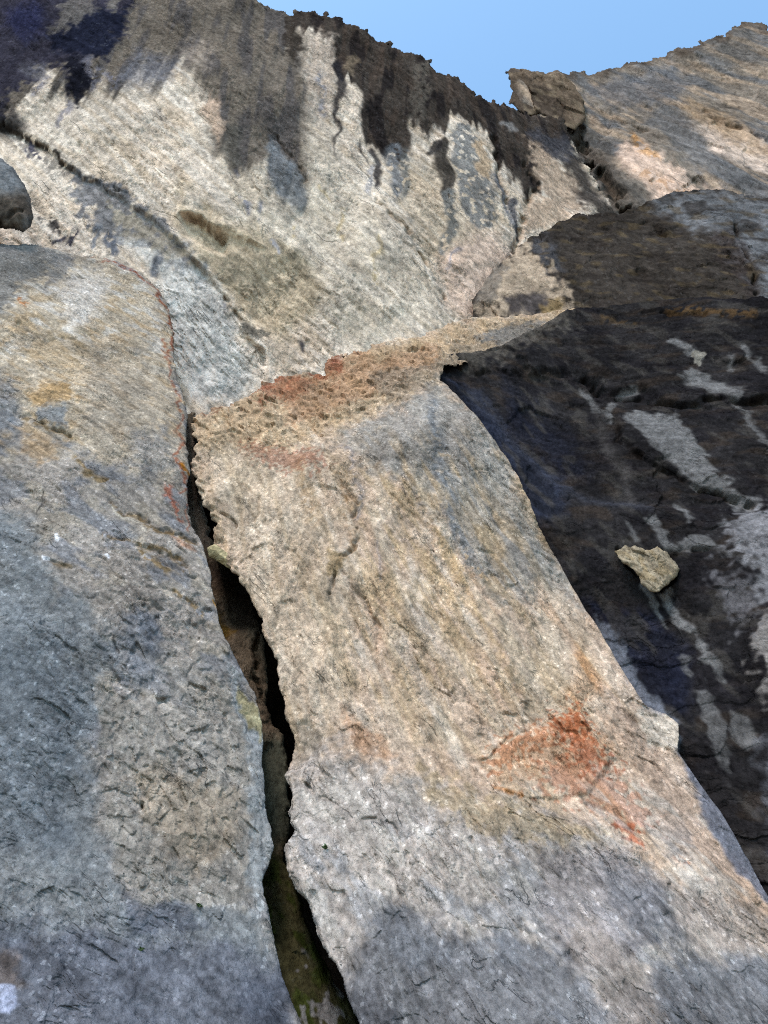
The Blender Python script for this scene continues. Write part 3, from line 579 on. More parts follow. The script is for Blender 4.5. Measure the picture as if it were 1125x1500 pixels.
cleft = mass('cleft_back_wall', [(262, 640), (330, 640), (480, 1000), (560, 1300), (760, 1760), (300, 1760), (260, 1000)],
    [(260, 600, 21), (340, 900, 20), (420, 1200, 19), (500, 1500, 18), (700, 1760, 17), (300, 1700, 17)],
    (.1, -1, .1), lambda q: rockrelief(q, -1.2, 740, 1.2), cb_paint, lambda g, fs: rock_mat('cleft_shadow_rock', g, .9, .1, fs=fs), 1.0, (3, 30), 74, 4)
# =========================================================== centre slab
AR = [(645, 556), (680, 590), (720, 640), (757, 695), (800, 790), (845, 865), (880, 920), (915, 980), (945, 1030), (975, 1045), (992, 1062), (992, 1100), (1030, 1155), (1060, 1200), (1095, 1262), (1120, 1315), (1150, 1370), (1260, 1560), (1340, 1750)]
CR = [(560, 1560), (522, 1480), (505, 1430), (486, 1400), (470, 1370), (452, 1325), (436, 1300), (426, 1270), (419, 1245), (432, 1215), (426, 1190), (430, 1160), (418, 1136), (423, 1120), (424, 1085), (416, 1050), (411, 1010), (402, 965), (390, 945), (384, 915),
      (372, 885), (358, 865), (350, 845), (332, 828), (320, 818), (306, 808), (304, 796), (314, 775), (318, 765), (308, 758), (300, 742), (296, 735), (292, 722), (287, 712), (286, 700), (280, 690), (281, 672), (285, 664), (280, 655), (288, 648), (283, 632), (277, 618)]
def ctr_shape(q):
    h = rockrelief(q, -.9, 800, 1.0, 1.0, 1.3, (50, 15), (20, 9)); x, y = q.px, q.py
    h += bull(q.s, 12, 9) * sm(x, 700, 600)
    top = sm(y + q.wy * 10 - np.interp(x, [280, 400, 480, 560, 650], [640, 650, 640, 590, 545]), 18, -18)   # the broken, rubbly ledge
    f, r, e = q.C.facet(30, 13, -.5, 861, q.wx * 14 * q.g0, q.wy * 14 * q.g0, tilt=1.3); h += f * 8 * top
    f, r, e = q.C.facet(14, 8, -.7, 862, q.wx * 10 * q.g0, q.wy * 10 * q.g0, tilt=1.3); h += f * 5 * top - top * 3; q.fr = q.fr + (r - .5) * .8 * top
    tooth = sm(q.s, 46, 4) * sm(y, 560, 700) * sm(y, 900, 800); f, r, e = q.C.facet(26, 12, -.55, 871, tilt=1.2); h += f * 6 * tooth
    h += plate(q, [(495, 690), (522, 700), (528, 770), (515, 800), (492, 850), (485, 900), (500, 960), (520, 1010), (560, 1060), (620, 1110), (700, 1110), (760, 1060), (900, 1040), (860, 880), (760, 700), (640, 560), (560, 590), (500, 640)], -5, 6, 9)
    h += groove(q, [(500, 700), (522, 740), (525, 780), (498, 830), (488, 870)], 2.5, 6) + groove(q, [(500, 830), (530, 880), (552, 930), (560, 980)], 2.5, 4.5)
    h += plate(q, [(418, 1136), (470, 1110), (490, 1090), (560, 1115), (640, 1150), (760, 1180), (900, 1200), (1010, 1240), (1130, 1320), (1400, 1500), (1400, 1800), (300, 1800)], 14, 20, 10)
    h += plate(q, [(720, 1118), (745, 1085), (850, 1036), (880, 1080), (905, 1110), (860, 1160), (770, 1172), (735, 1160)], 7, 6, 5)
    h += groove(q, [(690, 1120), (720, 1110), (745, 1080), (800, 1055), (848, 1034)], 2.5, 3.5) + groove(q, [(700, 1150), (740, 1165), (830, 1170)], 1.5, 2)
    rb = q.C.fbm(60, 420, -.28, seed=881, oc=3) * 7 * sm(y, 1160, 1060) * sm(y, 560, 640); h += rb * 1.2
    h += plate(q, [(300, 760), (330, 740), (400, 800), (480, 860), (500, 1000), (470, 1090), (420, 1090), (380, 900)], 5, 14, 8) + groove(q, [(352, 700), (380, 740), (372, 770)], 1.5, 4) + groove(q, [(640, 690), (690, 700), (715, 690)], 1.5, 4) + groove(q, [(300, 742), (330, 752), (345, 762)], 2, 6) + groove(q, [(455, 1150), (520, 1190), (575, 1215), (600, 1260)], 1.5, 4) + groove(q, [(690, 1230), (720, 1300), (760, 1360)], 1.5, 4)
    f, r, e = q.C.facet(30, 18, -.7, 891, q.wx * 12 * q.g0, q.wy * 12 * q.g0, tilt=1.1); h += f * 2.5 * sm(y, 1120, 1200)
    h += q.C.fbm(240, 26, -1.15, seed=895, oc=3) * 2.6 * sm(y, 640, 720) * sm(y, 1130, 1060)
    h += q.C.fbm(50, 10, -.95, seed=893, oc=3, ridge=True) * 3 * sm(y, 1160, 1260) * sm(x, 1100, 950)
    h += plate(q, [(940, 1030), (995, 1055), (1000, 1110), (950, 1080)], 4, 4) + groove(q, [(940, 1060), (985, 1072)], 1.5, 3) + groove(q, [(950, 1045), (990, 1055)], 1.5, 3)
    h += plate(q, [(428, 1060), (450, 1055), (472, 1080), (468, 1110), (430, 1130), (418, 1110)], -6, 5, 4)
    return h
def ctr_paint(q):
    p = Paint(q, S(194, 176, 159), 9); C = q.C; x, y = q.px, q.py
    p.noise(S(206, 196, 184), 120, 40, -1.05, .0, .5, .7, 901); p.noise(S(180, 162, 138), 130, 34, -.98, .08, .5, .6, 902)
    p.noise(S(184, 160, 140), 200, 60, -1.1, .0, .5, .5, 905)
    p.poly([(285, 640), (420, 620), (480, 760), (520, 900), (500, 1060), (420, 1040), (380, 880), (300, 740)], S(200, 186, 168), 30, .6)
    # grey washed band and its blue streak, top right
    p.poly([(500, 640), (560, 600), (640, 560), (690, 600), (735, 670), (765, 740), (800, 800), (830, 850), (790, 840), (760, 900), (730, 860), (700, 830), (660, 800), (640, 740), (600, 700), (560, 700)], S(150, 149, 147), 20, .85, 14, 22)
    p.noise(S(184, 164, 136), 110, 22, -1.05, .0, .45, .65, 911, mask=sm(y, 600, 700) * sm(y, 1080, 1000) * sm(x, 460, 560) * sm(x, 860, 720))
    p.line([(632, 590), (640, 650), (655, 720), (668, 780), (690, 820), (705, 838)], [5, 10, 9, 8, 9, 5], S(120, 125, 131), 10, .8, .15)
    p.line([(700, 838), (730, 870), (738, 930), (760, 1000)], [5, 5, 5, 5], S(140, 136, 126), 7, .7, .1)
    p.poly([(690, 610), (740, 680), (790, 780), (830, 850), (860, 890), (850, 900), (790, 830), (740, 760), (700, 680)], S(160, 158, 154), 10, .7, 8)
    p.line([(505, 650), (520, 700), (530, 760)], 4, S(150, 150, 158), 5, .5, .2)
    p.line([(560, 730), (640, 860), (690, 960), (720, 1060)], [8, 14, 12, 8], S(182, 162, 134), 16, .4, .3)
    p.line([(600, 700), (680, 850), (740, 960), (770, 1040)], [10, 14, 12, 8], S(180, 156, 122), 16, .4, .3)
    p.line([(440, 680), (455, 760)], 8, S(190, 160, 124), 14, .5, .3); p.line([(500, 700), (520, 780), (498, 835)], 3, S(160, 130, 96), 5, .7, .3)
    p.poly([(850, 930), (880, 960), (880, 1010), (850, 1035), (835, 1010)], S(186, 148, 112), 12, .8, 6)
    p.poly([(770, 980), (800, 900), (830, 940), (830, 1020), (790, 1050), (760, 1060)], S(160, 150, 134), 14, .6, 8)
    p.poly([(860, 880), (900, 960), (960, 1040), (1000, 1110), (1110, 1310), (1000, 1250), (920, 1100), (880, 1000)], S(186, 168, 154), 16, .8, 8)
    p.poly([(500, 1040), (560, 1080), (580, 1110), (540, 1110), (505, 1070)], S(178, 148, 124), 6, .8, 4)
    p.poly([(428, 1060), (452, 1050), (480, 1080), (466, 1112), (430, 1130), (420, 1100)], S(160, 148, 134), 5, .9, 3)
    p.poly([(488, 800), (512, 820), (500, 852), (480, 850)], S(164, 144, 112), 6, .7, 5)
    p.noise(S(172, 154, 128), 300, 22, -1.15, .1, .5, .4, 965, mask=sm(y, 640, 720) * sm(y, 1130, 1060)); p.noise(S(204, 193, 178), 260, 26, -1.15, .1, .5, .4, 967, mask=sm(y, 640, 720) * sm(y, 1130, 1060))
    # rubbly ledge: ochre and oxide red along its lip
    p.poly([(280, 610), (400, 560), (480, 530), (600, 490), (700, 470), (860, 440), (840, 480), (690, 525), (600, 570), (500, 630), (400, 660), (290, 650)], S(186, 164, 134), 14, .6, 8)
    R = S(146, 88, 68)
    dd = -q.s + C.fbm(24, seed=931, oc=4) * 12
    lip = sm(dd, -30, -2) * sm(y, 640, 600) * sm(x, 330, 370) * sm(x, 560, 480)
    p.mix(lip * sm(C.fbm(9, 6, seed=933, oc=4, gain=.7) + C.fbm(40, seed=934, oc=2) * .6, .0, .3) * .7, R)
    p.poly([(472, 525), (500, 518), (502, 545), (478, 550)], R, 6, .6, 22, 7)
    p.poly([(380, 568), (420, 552), (470, 555), (440, 580), (380, 590)], R, 8, .5, 34, 7)
    p.poly([(350, 650), (420, 655), (470, 665), (480, 690), (430, 690), (390, 675)], S(154, 98, 78), 7, .5, 22, 8)
    p.poly([(400, 560), (520, 530), (640, 505), (640, 540), (520, 590), (420, 620)], S(160, 112, 84), 8, .35, 24, 7)
    p.line([(285, 605), (300, 600), (340, 590)], 3, S(120, 76, 60), 3, .6, .4)
    p.poly([(540, 550), (620, 530), (660, 505), (740, 485), (700, 520), (620, 560), (560, 590)], S(146, 136, 124), 8, .7, 12)
    p.poly([(700, 490), (760, 470), (830, 462), (790, 486), (740, 510)], S(128, 128, 128), 7, .8, 6)
    # the red oxide triangle
    Z = S(166, 100, 58)
    p.poly([(716, 1116), (740, 1085), (780, 1062), (846, 1032), (872, 1060), (905, 1095), (890, 1130), (850, 1135), (800, 1130), (760, 1150), (735, 1160)], S(194, 162, 134), 12, .6, 12)
    p.poly([(716, 1116), (745, 1082), (846, 1034), (870, 1060), (860, 1090), (820, 1080), (770, 1100), (735, 1135)], Z, 7, .48, 34, 7)
    p.poly([(812, 1050), (850, 1036), (872, 1080), (900, 1120), (860, 1135), (830, 1100)], S(160, 86, 52), 6, .58, 34, 6)
    p.poly([(860, 1100), (920, 1150), (960, 1200), (920, 1220), (860, 1170), (780, 1150), (800, 1120)], S(176, 116, 88), 9, .45, 30, 9)
    p.poly([(900, 1200), (935, 1205), (940, 1230), (905, 1222)], S(168, 88, 56), 5, .6, 12, 9)
    p.line([(730, 1158), (750, 1165), (770, 1166)], 4, S(170, 112, 44), 4, .8, .2); p.line([(985, 1250), (1000, 1262)], 3, S(180, 110, 60), 3, .7, .2); p.line([(1025, 1290), (1042, 1298)], 4, S(176, 110, 64), 4, .6, .3)
    # lower half: grey weathered rock, bluer and darker at the foot
    low = [(410, 1140), (470, 1105), (490, 1085), (510, 1110), (560, 1130), (620, 1150), (720, 1190), (800, 1200), (900, 1240), (980, 1290), (1060, 1330), (1140, 1400), (1500, 1600), (1500, 1800), (300, 1800), (400, 1300)]
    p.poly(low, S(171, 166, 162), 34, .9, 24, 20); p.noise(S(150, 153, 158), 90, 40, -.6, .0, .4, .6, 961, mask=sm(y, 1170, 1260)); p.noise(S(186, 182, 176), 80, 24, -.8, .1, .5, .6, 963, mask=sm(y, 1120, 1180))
    p.poly([(610, 1130), (760, 1180), (860, 1210), (900, 1240), (800, 1230), (720, 1230), (650, 1180)], S(168, 152, 124), 12, .6, 18)
    p.poly([(800, 1250), (900, 1240), (960, 1290), (960, 1380), (900, 1420), (840, 1400), (780, 1330)], S(148, 144, 146), 18, .7, 10)
    p.poly([(870, 1270), (960, 1300), (1010, 1330), (1000, 1390), (940, 1380), (890, 1330)], S(116, 119, 126), 22, .7, 16)
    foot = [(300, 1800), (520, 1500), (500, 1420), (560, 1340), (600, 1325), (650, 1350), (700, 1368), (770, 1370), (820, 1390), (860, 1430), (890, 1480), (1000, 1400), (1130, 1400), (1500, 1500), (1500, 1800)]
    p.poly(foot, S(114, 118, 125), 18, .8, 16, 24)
    p.poly([(840, 1330), (900, 1380), (960, 1460), (980, 1560), (900, 1560), (880, 1450), (830, 1380)], S(156, 148, 142), 14, .7, 10)
    p.poly([(480, 1430), (560, 1440), (620, 1520), (520, 1560)], S(92, 94, 100), 18, .6, 16, 20)
    p.poly([(960, 1290), (1030, 1300), (1110, 1340), (1130, 1400), (1060, 1390), (990, 1350)], S(160, 150, 142), 12, .7, 8)
    # blue grey wash down the outer edge
    p.poly([(985, 1095), (1010, 1100), (1050, 1160), (1090, 1230), (1130, 1310), (1160, 1360), (1120, 1330), (1060, 1240), (1030, 1190), (1000, 1130)], S(112, 118, 132), 5, .9, 4)
    p.poly([(900, 930), (920, 950), (950, 1000), (985, 1040), (960, 1050), (920, 990)], S(160, 164, 172), 7, .7, 6)
    p.poly([(940, 1035), (995, 1055), (1000, 1105), (950, 1090)], S(206, 200, 190), 6, .8, 6)
    p.line([(550, 790), (560, 840)], 2, S(150, 150, 160), 3, .4)
    common(p, -.9, 950, LL=34); return p.c
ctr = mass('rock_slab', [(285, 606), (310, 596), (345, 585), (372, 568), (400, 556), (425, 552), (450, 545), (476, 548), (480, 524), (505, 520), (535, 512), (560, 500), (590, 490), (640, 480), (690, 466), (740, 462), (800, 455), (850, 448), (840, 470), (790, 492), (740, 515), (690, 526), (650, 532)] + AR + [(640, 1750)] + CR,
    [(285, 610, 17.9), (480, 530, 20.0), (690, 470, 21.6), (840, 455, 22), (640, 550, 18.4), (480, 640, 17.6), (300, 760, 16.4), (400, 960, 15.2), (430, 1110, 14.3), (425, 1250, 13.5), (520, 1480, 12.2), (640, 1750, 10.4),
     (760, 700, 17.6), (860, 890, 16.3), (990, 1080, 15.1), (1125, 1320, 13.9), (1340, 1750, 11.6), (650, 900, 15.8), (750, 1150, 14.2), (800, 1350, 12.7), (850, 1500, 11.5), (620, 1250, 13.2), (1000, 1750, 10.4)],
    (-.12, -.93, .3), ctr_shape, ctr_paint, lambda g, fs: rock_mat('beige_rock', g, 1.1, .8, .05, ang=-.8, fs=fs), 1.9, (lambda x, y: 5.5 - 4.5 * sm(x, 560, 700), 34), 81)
# =========================================================== left buttress
def left_shape(q):
    h = rockrelief(q, -.45, 1000, 1.0, 1.0, 1.1, (64, 13), (20, 9)); x, y = q.px, q.py
    h += bull(q.s, 40, 22) * sm(y, 900, 500) + bull(q.s, 10, 6)
    h += plate(q, [(20, 595), (60, 610), (110, 640), (100, 655), (50, 640), (15, 620)], -5, 4) + groove(q, [(30, 605), (70, 625), (115, 652)], 2.5, 6)
    h += groove(q, [(160, 735), (200, 755), (240, 775), (290, 792)], [1, 3, 5, 4], 7, 3) + groove(q, [(150, 775), (200, 800), (250, 815), (280, 832)], [1, 3, 4, 4], 6, 4) + groove(q, [(230, 815), (285, 845)], 3, 5)
    h += groove(q, [(0, 478), (60, 500), (120, 498)], 1.5, 4) + groove(q, [(95, 395), (128, 405), (135, 425)], 1.5, 4) + groove(q, [(110, 780), (190, 860), (250, 870)], 1.5, 3)
    h += groove(q, [(60, 720), (68, 735), (62, 750)], 1.5, 5, 2) + groove(q, [(70, 820), (105, 835)], 1.5, 4, 2) + groove(q, [(200, 880), (235, 895)], 2, 5) + groove(q, [(205, 1150), (210, 1185)], 2.5, 7)
    h += groove(q, [(168, 935), (170, 955)], 1.5, 4, 1) + groove(q, [(180, 905), (175, 925)], 1.5, 3)
    ch = sdf(q.px + q.wx * 12, q.py + q.wy * 12, [(160, 880), (300, 860), (370, 1000), (385, 1180), (390, 1300), (200, 1310), (155, 1240), (140, 1080)], 60)
    m = sm(ch, -20, 25); f, r, e = q.C.facet(26, 17, -.8, 1061, tilt=1.2); h += f * 5 * m; f, r, e = q.C.facet(13, 9, -.8, 1062, tilt=1.2); h += f * 3 * m
    h += plate(q, [(-300, 1100), (60, 1150), (120, 1300), (60, 1500), (60, 1800), (-300, 1800)], 6, 20)
    h += plate(q, [(330, 970), (372, 1010), (392, 1090), (400, 1200), (385, 1230), (372, 1100)], -7, 7, 3)
    h += plate(q, [(235, 520), (262, 540), (275, 690), (262, 720), (245, 640)], -5, 6, 2)
    h += q.C.fbm(46, 8, -.4, seed=1077, oc=3, ridge=True) * 2.4 * sm(y, 900, 700)
    return h
def left_paint(q):
    p = Paint(q, S(158, 153, 148), 10); C = q.C; x, y = q.px, q.py
    p.noise(S(170, 163, 152), 80, 40, -.4, .0, .5, .7, 1101); p.noise(S(128, 132, 140), 90, 46, -.4, .0, .5, .7, 1102)
    # warm crown
    p.poly([(-300, 400), (60, 372), (150, 375), (225, 415), (252, 480), (258, 600), (272, 700), (200, 690), (100, 660), (30, 600), (-300, 560)], S(192, 180, 162), 26, .85, 16, 30)
    p.noise(S(182, 160, 130), 60, 26, -.3, .0, .5, .6, 1111, mask=sm(y, 690, 640) * sm(y, 380, 470))
    p.noise(S(202, 199, 194), 60, 28, -.3, .1, .5, .7, 1112, mask=sm(y, 560, 520))
    p.poly([(100, 395), (140, 390), (165, 420), (140, 470), (100, 480), (85, 430)], S(204, 200, 196), 12, .7, 8)
    p.poly([(20, 480), (90, 490), (200, 510), (215, 540), (130, 560), (60, 530), (0, 500)], S(184, 164, 136), 16, .5, 20)
    p.poly([(40, 575), (100, 560), (112, 590), (60, 600)], S(176, 150, 114), 6, .8, 8); p.poly([(30, 630), (70, 640), (90, 670), (60, 680), (30, 650)], S(172, 150, 124), 7, .7, 8)
    p.poly([(-300, 340), (40, 350), (95, 365), (70, 400), (30, 420), (0, 470), (-300, 500)], S(116, 117, 118), 10, .85, 8)
    p.poly([(80, 372), (108, 370), (92, 400), (74, 432), (68, 420)], S(128, 128, 130), 5, .7, 3)
    p.poly([(-300, 530), (20, 550), (30, 640), (-300, 660)], S(124, 130, 138), 14, .7, 8)
    p.poly([(50, 590), (100, 600), (95, 625), (55, 612)], S(140, 148, 156), 5, .8, 5)
    p.poly([(130, 500), (215, 510), (240, 640), (200, 690), (120, 640)], S(160, 154, 146), 16, .5, 14)
    p.poly([(190, 640), (250, 630), (262, 690), (210, 710)], S(132, 134, 138), 12, .6, 10)
    # blue grey lower left
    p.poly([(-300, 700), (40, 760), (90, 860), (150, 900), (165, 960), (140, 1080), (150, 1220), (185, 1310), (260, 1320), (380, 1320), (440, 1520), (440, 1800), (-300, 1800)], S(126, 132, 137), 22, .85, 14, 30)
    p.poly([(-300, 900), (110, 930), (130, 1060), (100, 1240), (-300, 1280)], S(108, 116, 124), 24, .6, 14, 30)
    p.poly([(175, 900), (230, 900), (250, 980), (230, 1010), (180, 1000)], S(112, 120, 132), 16, .6, 10)
    # the pale, freshly broken patch with its dark foot
    pal = [(185, 900), (300, 900), (352, 1000), (378, 1150), (388, 1290), (340, 1325), (270, 1318), (225, 1322), (185, 1302), (158, 1268), (150, 1200), (166, 1120), (148, 1075), (135, 1030), (165, 980)]
    d = sdf(p.x, p.y, pal, 60) + C.fbm(20, seed=1141, oc=4) * 5; p.mix(sm(d, -4, 4) * .85 * sm(p.y + C.fbm(70, seed=1142, oc=3) * 60, 930, 1060), S(150, 147, 142))
    p.poly([(200, 1130), (240, 1120), (350, 1170), (340, 1260), (280, 1280), (210, 1200)], S(168, 156, 140), 16, .6, 14, 18)
    p.poly([(180, 1308), (225, 1326), (270, 1322), (300, 1360), (200, 1360)], S(92, 98, 112), 8, .6, 5)
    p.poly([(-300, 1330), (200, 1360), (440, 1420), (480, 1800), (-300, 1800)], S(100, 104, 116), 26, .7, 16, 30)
    p.poly([(-100, 1380), (20, 1390), (40, 1440), (0, 1460), (-100, 1450)], S(120, 108, 100), 10, .6, 10)
    p.poly([(2, 1440), (24, 1438), (34, 1475), (20, 1490), (0, 1485)], S(176, 184, 206), 4, .9, 5)
    p.poly([(340, 1440), (420, 1440), (430, 1560), (360, 1560)], S(84, 90, 102), 14, .6, 14)
    # right margin
    p.poly([(330, 960), (352, 985), (390, 1070), (400, 1230), (380, 1330), (362, 1300), (368, 1100)], S(158, 164, 168), 6, .75, 6)
    p.poly([(352, 990), (375, 1020), (388, 1070), (380, 1085), (360, 1040)], S(150, 142, 108), 4, .8, 6)
    # brown bedded grooves and rust
    for P, W in (([(162, 738), (200, 755), (240, 775), (285, 790)], [2, 3, 4, 5]), ([(150, 776), (200, 800), (250, 812), (278, 832)], [2, 3, 4, 3]), ([(200, 812), (250, 835)], [4, 6]), ([(35, 610), (75, 630), (110, 650)], [3, 3, 3]), ([(70, 822), (105, 836)], [1.5, 2]), ([(110, 680), (150, 710)], [4, 5]), ([(250, 870), (290, 905)], [4, 4])):
        p.line(P, W, S(134, 116, 86), 4, .85, .2)
    p.line([(165, 742), (200, 762), (215, 776)], [1.5, 3, 2], S(214, 208, 196), 2, .8, .1)
    p.poly([(250, 785), (285, 798), (292, 806), (262, 800)], S(166, 130, 108), 5, .8, 3)
    for P, W, c in (([(132, 372), (165, 376), (200, 396), (228, 425), (246, 455), (252, 490), (252, 520)], [1, 2, 2, 3, 3, 3, 2], (142, 84, 62)), ([(240, 500), (256, 560), (266, 590), (262, 640), (268, 680), (262, 720)], [2, 2, 3, 2, 5, 2], (152, 104, 84)),
                    ([(238, 712), (252, 730), (262, 760)], [3, 5, 4], (160, 106, 88)), ([(268, 700), (274, 740), (276, 770)], 2, (150, 106, 88)), ([(272, 678), (277, 694)], 4, (190, 130, 40)), ([(312, 880), (326, 912)], 3, (186, 140, 60)), ([(30, 430), (40, 450)], 4, (180, 130, 90))):
        p.line(P, W, S(*c), 2.5, .85, .2, 10)
    p.line([(62, 722), (66, 736), (60, 752)], 1, S(50, 48, 52), 1.5, .8); p.line([(168, 938), (170, 956)], 1, S(40, 40, 44), 1.5, .8)
    for P in ([(66, 813), (76, 816)], [(148, 808), (152, 812)], [(80, 784), (84, 788)]): p.line(P, 2.2, S(226, 230, 236), 1.2, .95)
    common(p, -.45, 1190); return p.c
LB = [(-300, 360), (-60, 352), (0, 350), (50, 350), (95, 360), (135, 368), (172, 375), (205, 392), (232, 420), (248, 450), (254, 480), (254, 520), (262, 555), (272, 590), (276, 616), (272, 640), (276, 668), (278, 690), (274, 710), (276, 740), (280, 765), (292, 785), (300, 805),
      (307, 830), (313, 870), (320, 905), (328, 930), (345, 958), (356, 985), (372, 1010), (382, 1040), (388, 1075), (384, 1110), (388, 1150), (392, 1200), (400, 1240), (392, 1270), (382, 1290), (392, 1330), (402, 1380), (415, 1430), (428, 1470), (445, 1510), (560, 1750), (-300, 1750)]
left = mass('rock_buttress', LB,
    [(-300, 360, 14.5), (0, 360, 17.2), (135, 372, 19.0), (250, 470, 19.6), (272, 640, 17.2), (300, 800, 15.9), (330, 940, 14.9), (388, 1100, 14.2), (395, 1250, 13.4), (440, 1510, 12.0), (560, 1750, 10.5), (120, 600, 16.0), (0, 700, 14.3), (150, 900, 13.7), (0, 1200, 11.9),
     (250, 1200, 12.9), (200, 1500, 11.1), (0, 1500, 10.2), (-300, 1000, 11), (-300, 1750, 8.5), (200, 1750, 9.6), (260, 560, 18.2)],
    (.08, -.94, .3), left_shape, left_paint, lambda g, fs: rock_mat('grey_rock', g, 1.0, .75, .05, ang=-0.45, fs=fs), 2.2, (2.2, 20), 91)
# =========================================================== boulder at the left edge
def bld_shape(q):
    t = np.clip(q.s / 55, 0, 1); h = 42 * np.sqrt(1 - (1 - t) ** 2) + rockrelief(q, -.5, 1200, .5, .5, .8, (40, 12), (14, 7))
    h += groove(q, [(-40, 330), (0, 328), (12, 322), (30, 318)], 2, 6) ; return h
def bld_paint(q):
    p = Paint(q, S(112, 110, 108), 5); p.poly([(-200, 200), (20, 240), (44, 275), (20, 290), (-200, 280)], S(118, 122, 126), 10, .9, 8)
    p.poly([(-20, 300), (40, 290), (50, 320), (20, 340), (-40, 340)], S(92, 84, 76), 10, .8, 6); common(p, -.5, 1250); return p.c
bld = mass('boulder', [(-150, 200), (-60, 205), (0, 232), (18, 246), (34, 268), (44, 290), (49, 318), (44, 332), (34, 339), (18, 336), (0, 334), (-60, 345), (-150, 330)],
    [(0, 230, 17.4), (48, 310, 17.6), (-150, 250, 16), (0, 335, 17.2), (-150, 330, 15.8)], (.3, -.9, .1), bld_shape, bld_paint, lambda g, fs: rock_mat('boulder_rock', g, 1.0, .2, fs=fs), 1.6, (1.6, 16), 121, 1.2)
# =========================================================== pale flake caught on the dark slab
def flk_shape(q): return bull(q.s, 16, 9) + 6 + rockrelief(q, -.7, 1300, .4, 1.2, 1.6, (30, 10), (14, 7))
def flk_paint(q):
    p = Paint(q, S(160, 151, 134), 4); p.noise(S(160, 146, 120), 18, 10, -.7, .0, .4, .7, 1310); common(p, -.7, 1320); return p.c
flk = mass('rock_flake', [(902, 806), (916, 798), (932, 800), (946, 805), (962, 801), (978, 808), (990, 822), (996, 834), (988, 848), (976, 856), (966, 866), (952, 864), (940, 854), (938, 842), (926, 832), (912, 822)],
    [(906, 808, 16.4), (988, 830, 16.1), (960, 860, 15.98), (940, 810, 16.3)], (.1, -.9, .35), flk_shape, flk_paint, lambda g, fs: rock_mat('flake_rock', g, 1.0, .4, fs=fs), 1.0, (2.2, 14), 131, 1.0)
# =========================================================== chockstone wedged in the cleft
def chk_shape(q): return 8 * np.sqrt(np.clip(q.s / 9, 0, 1)) + rockrelief(q, -.4, 1400, .3, .8, .8, (20, 8), (9, 6))
def chk_paint(q):
    p = Paint(q, S(176, 166, 136), 3); common(p, -.4, 1420); return p.c
chk = mass('chockstone', [(303, 803), (315, 797), (330, 808), (345, 818), (354, 828), (350, 838), (336, 834), (322, 824), (306, 816)],
    [(303, 803, 16.0), (354, 830, 16.1), (330, 810, 16.0)], (.1, -.95, 0), chk_shape, chk_paint, lambda g, fs: rock_mat('chock_rock', g, .8, .3, fs=fs), .7, (1.2, 10), 141, .9)
# =========================================================== ground below (bounces the light; the photo looks over it)
def simple_mat(name, col, rough=.9):
    m = bpy.data.materials.new(name); m.use_nodes = True; b = m.node_tree.nodes['Principled BSDF']; N = m.node_tree.nodes
    n = N.new('ShaderNodeTexNoise'); n.inputs['Scale'].default_value = 3; n.inputs['Detail'].default_value = 8
    r = N.new('ShaderNodeValToRGB'); r.color_ramp.elements[0].color = (*[c * .6 for c in col], 1); r.color_ramp.elements[1].color = (*[min(1, c * 1.3) for c in col], 1)
    r.color_ramp.elements[0].position = .3; r.color_ramp.elements[1].position = .7
    m.node_tree.links.new(n.outputs['Fac'], r.inputs[0]); m.node_tree.links.new(r.outputs[0], b.inputs['Base Color']); b.inputs['Roughness'].default_value = rough
    return m
gx, gy = np.meshgrid(np.concatenate([np.linspace(-900, -60, 12), np.linspace(-50, 50, 60), np.linspace(60, 900, 12)]), np.concatenate([np.linspace(-900, -60, 12), np.linspace(-50, 60, 66), np.linspace(70, 900, 12)]))
gz = -0.02 + noise(gx / 7, gy / 7, 5) * .25 + noise(gx / 2.3, gy / 2.3, 6) * .08 - .15
H_, W_ = gx.shape; me = bpy.data.meshes.new('ground'); idx = np.arange(H_ * W_).reshape(H_, W_)
F_ = np.stack([idx[:-1, :-1], idx[:-1, 1:], idx[1:, 1:], idx[1:, :-1]], -1).reshape(-1, 4)
me.from_pydata(np.stack([gx, gy, gz], -1).reshape(-1, 3).tolist(), [], F_.tolist()); me.materials.append(simple_mat('scree', S(176, 166, 150)))
gr = bpy.data.objects.new('ground', me); sc.collection.objects.link(gr); tag(gr, kind='structure')
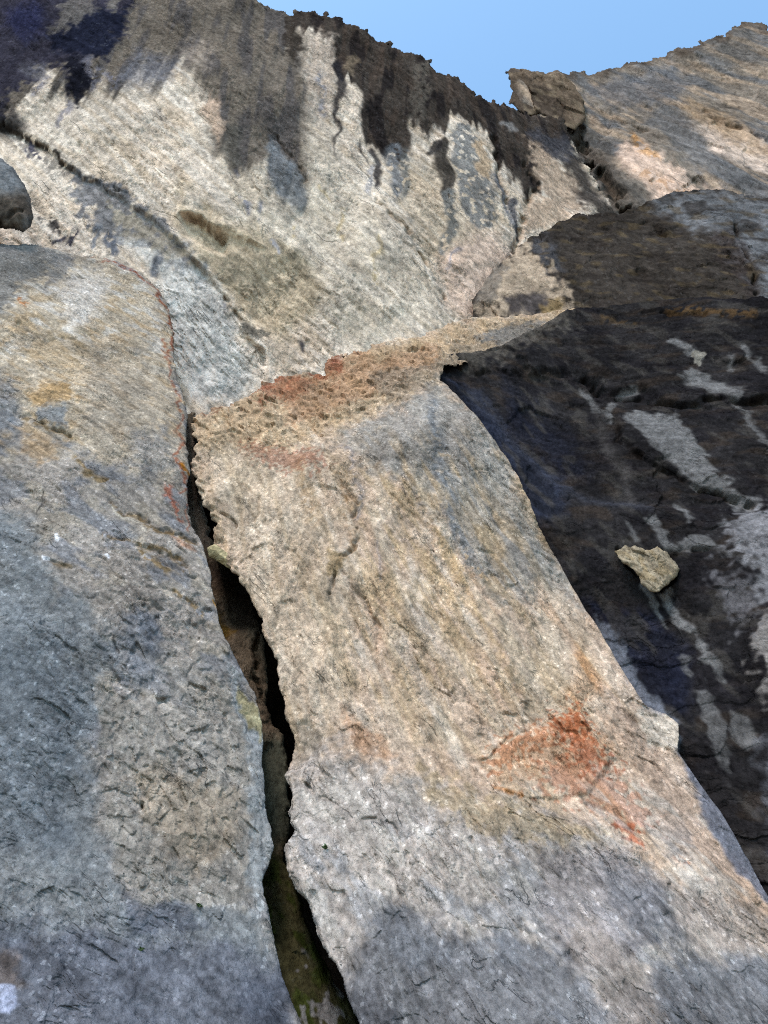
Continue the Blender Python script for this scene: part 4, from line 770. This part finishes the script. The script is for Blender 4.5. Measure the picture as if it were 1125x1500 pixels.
# ------------------------------------------------------------------ loose quartz bits and plants, set on the rock by a ray to its mesh
import mathutils
dg = bpy.context.evaluated_depsgraph_get(); rng = np.random.default_rng(5)
def hit(px, py):
    d = dirs(np.array(float(px)), np.array(float(py))); ok, loc, nr, _, ob, _ = sc.ray_cast(dg, Vector(CAM), Vector(d).normalized())
    if nr.dot(Vector(d)) > 0: nr = -nr
    return loc, nr
LEAF = simple_mat('leaf_green', (.05, .085, .02), .6)
def plant(px, py, size, label):
    loc, nr = hit(px, py); root = bpy.data.objects.new('plant', None); sc.collection.objects.link(root); root.location = loc
    tag(root, label, 'plant', 'small plants rooted in the rock')
    for nm, n, L, Wd in (('leaf', 16, size, size * .22), ('stem', 7, size * .8, size * .05)):
        vs, fs = [], []
        for i in range(n):
            th = rng.uniform(0, 6.28); up = Vector((math.cos(th), math.sin(th) * .6, rng.uniform(.1, 1.0))) + nr * 1.0; up.normalize()
            sd = up.cross(Vector((rng.normal(), rng.normal(), rng.normal()))).normalized(); b0 = Vector((rng.normal(), rng.normal(), rng.normal())) * size * .12
            k = len(vs); l = L * rng.uniform(.6, 1.1); dr = Vector((0, 0, -.25 * l)); nn_ = up.cross(sd) * Wd * .3
            vs += [b0, b0 + up * l * .45 + sd * Wd, b0 + up * l + dr, b0 + up * l * .45 - sd * Wd, b0 + up * l * .45 + nn_]
            fs += [(k, k + 1, k + 4), (k + 1, k + 2, k + 4), (k + 2, k + 3, k + 4), (k + 3, k, k + 4)]
        m = bpy.data.meshes.new(nm); m.from_pydata([tuple(v) for v in vs], [], fs); m.materials.append(LEAF)
        o = bpy.data.objects.new(nm, m); sc.collection.objects.link(o); o.parent = root
for a in ((478, 1243, .10, 'small green plant growing on the grey foot of the leaning slab, beside the dark cleft'), (291, 1328, .08, 'tiny green plant at the lower edge of the pale broken patch on the left buttress'),
          (205, 1392, .07, 'tiny green plant low on the blue grey buttress, below the pale patch')):
    plant(*a)
dark_ids = None
# ------------------------------------------------------------------ what each mass is
tag(wall, kind='structure')
tag(cleft, kind='structure')
tag(crag, 'grey brown peak with peach streaks and a jutting block, against the sky', 'rock peak')
tag(hump, 'dark olive brown rounded rock hump between the black slab and the peak', 'rock outcrop')
tag(dark, 'black water stained slab with grey streaks, right of the beige slab', 'rock slab')
tag(ctr, 'beige leaning slab with a red oxide triangle low down and a rubbly red ledge on top', 'rock slab')
tag(left, 'blue grey buttress with a warm rounded top, left of the dark cleft', 'rock buttress')
tag(inner, 'shaded brown and green mossy rock wedged inside the dark cleft', 'rock')
tag(bld, 'rounded grey boulder sticking out at the left edge above the buttress', 'boulder')
tag(flk, 'pale cream rock flake stuck on the black stained slab', 'rock flake')
tag(chk, 'small yellowish stone wedged across the narrow part of the dark cleft', 'stone')
print('DONE %.1f s' % (time.time() - T0))
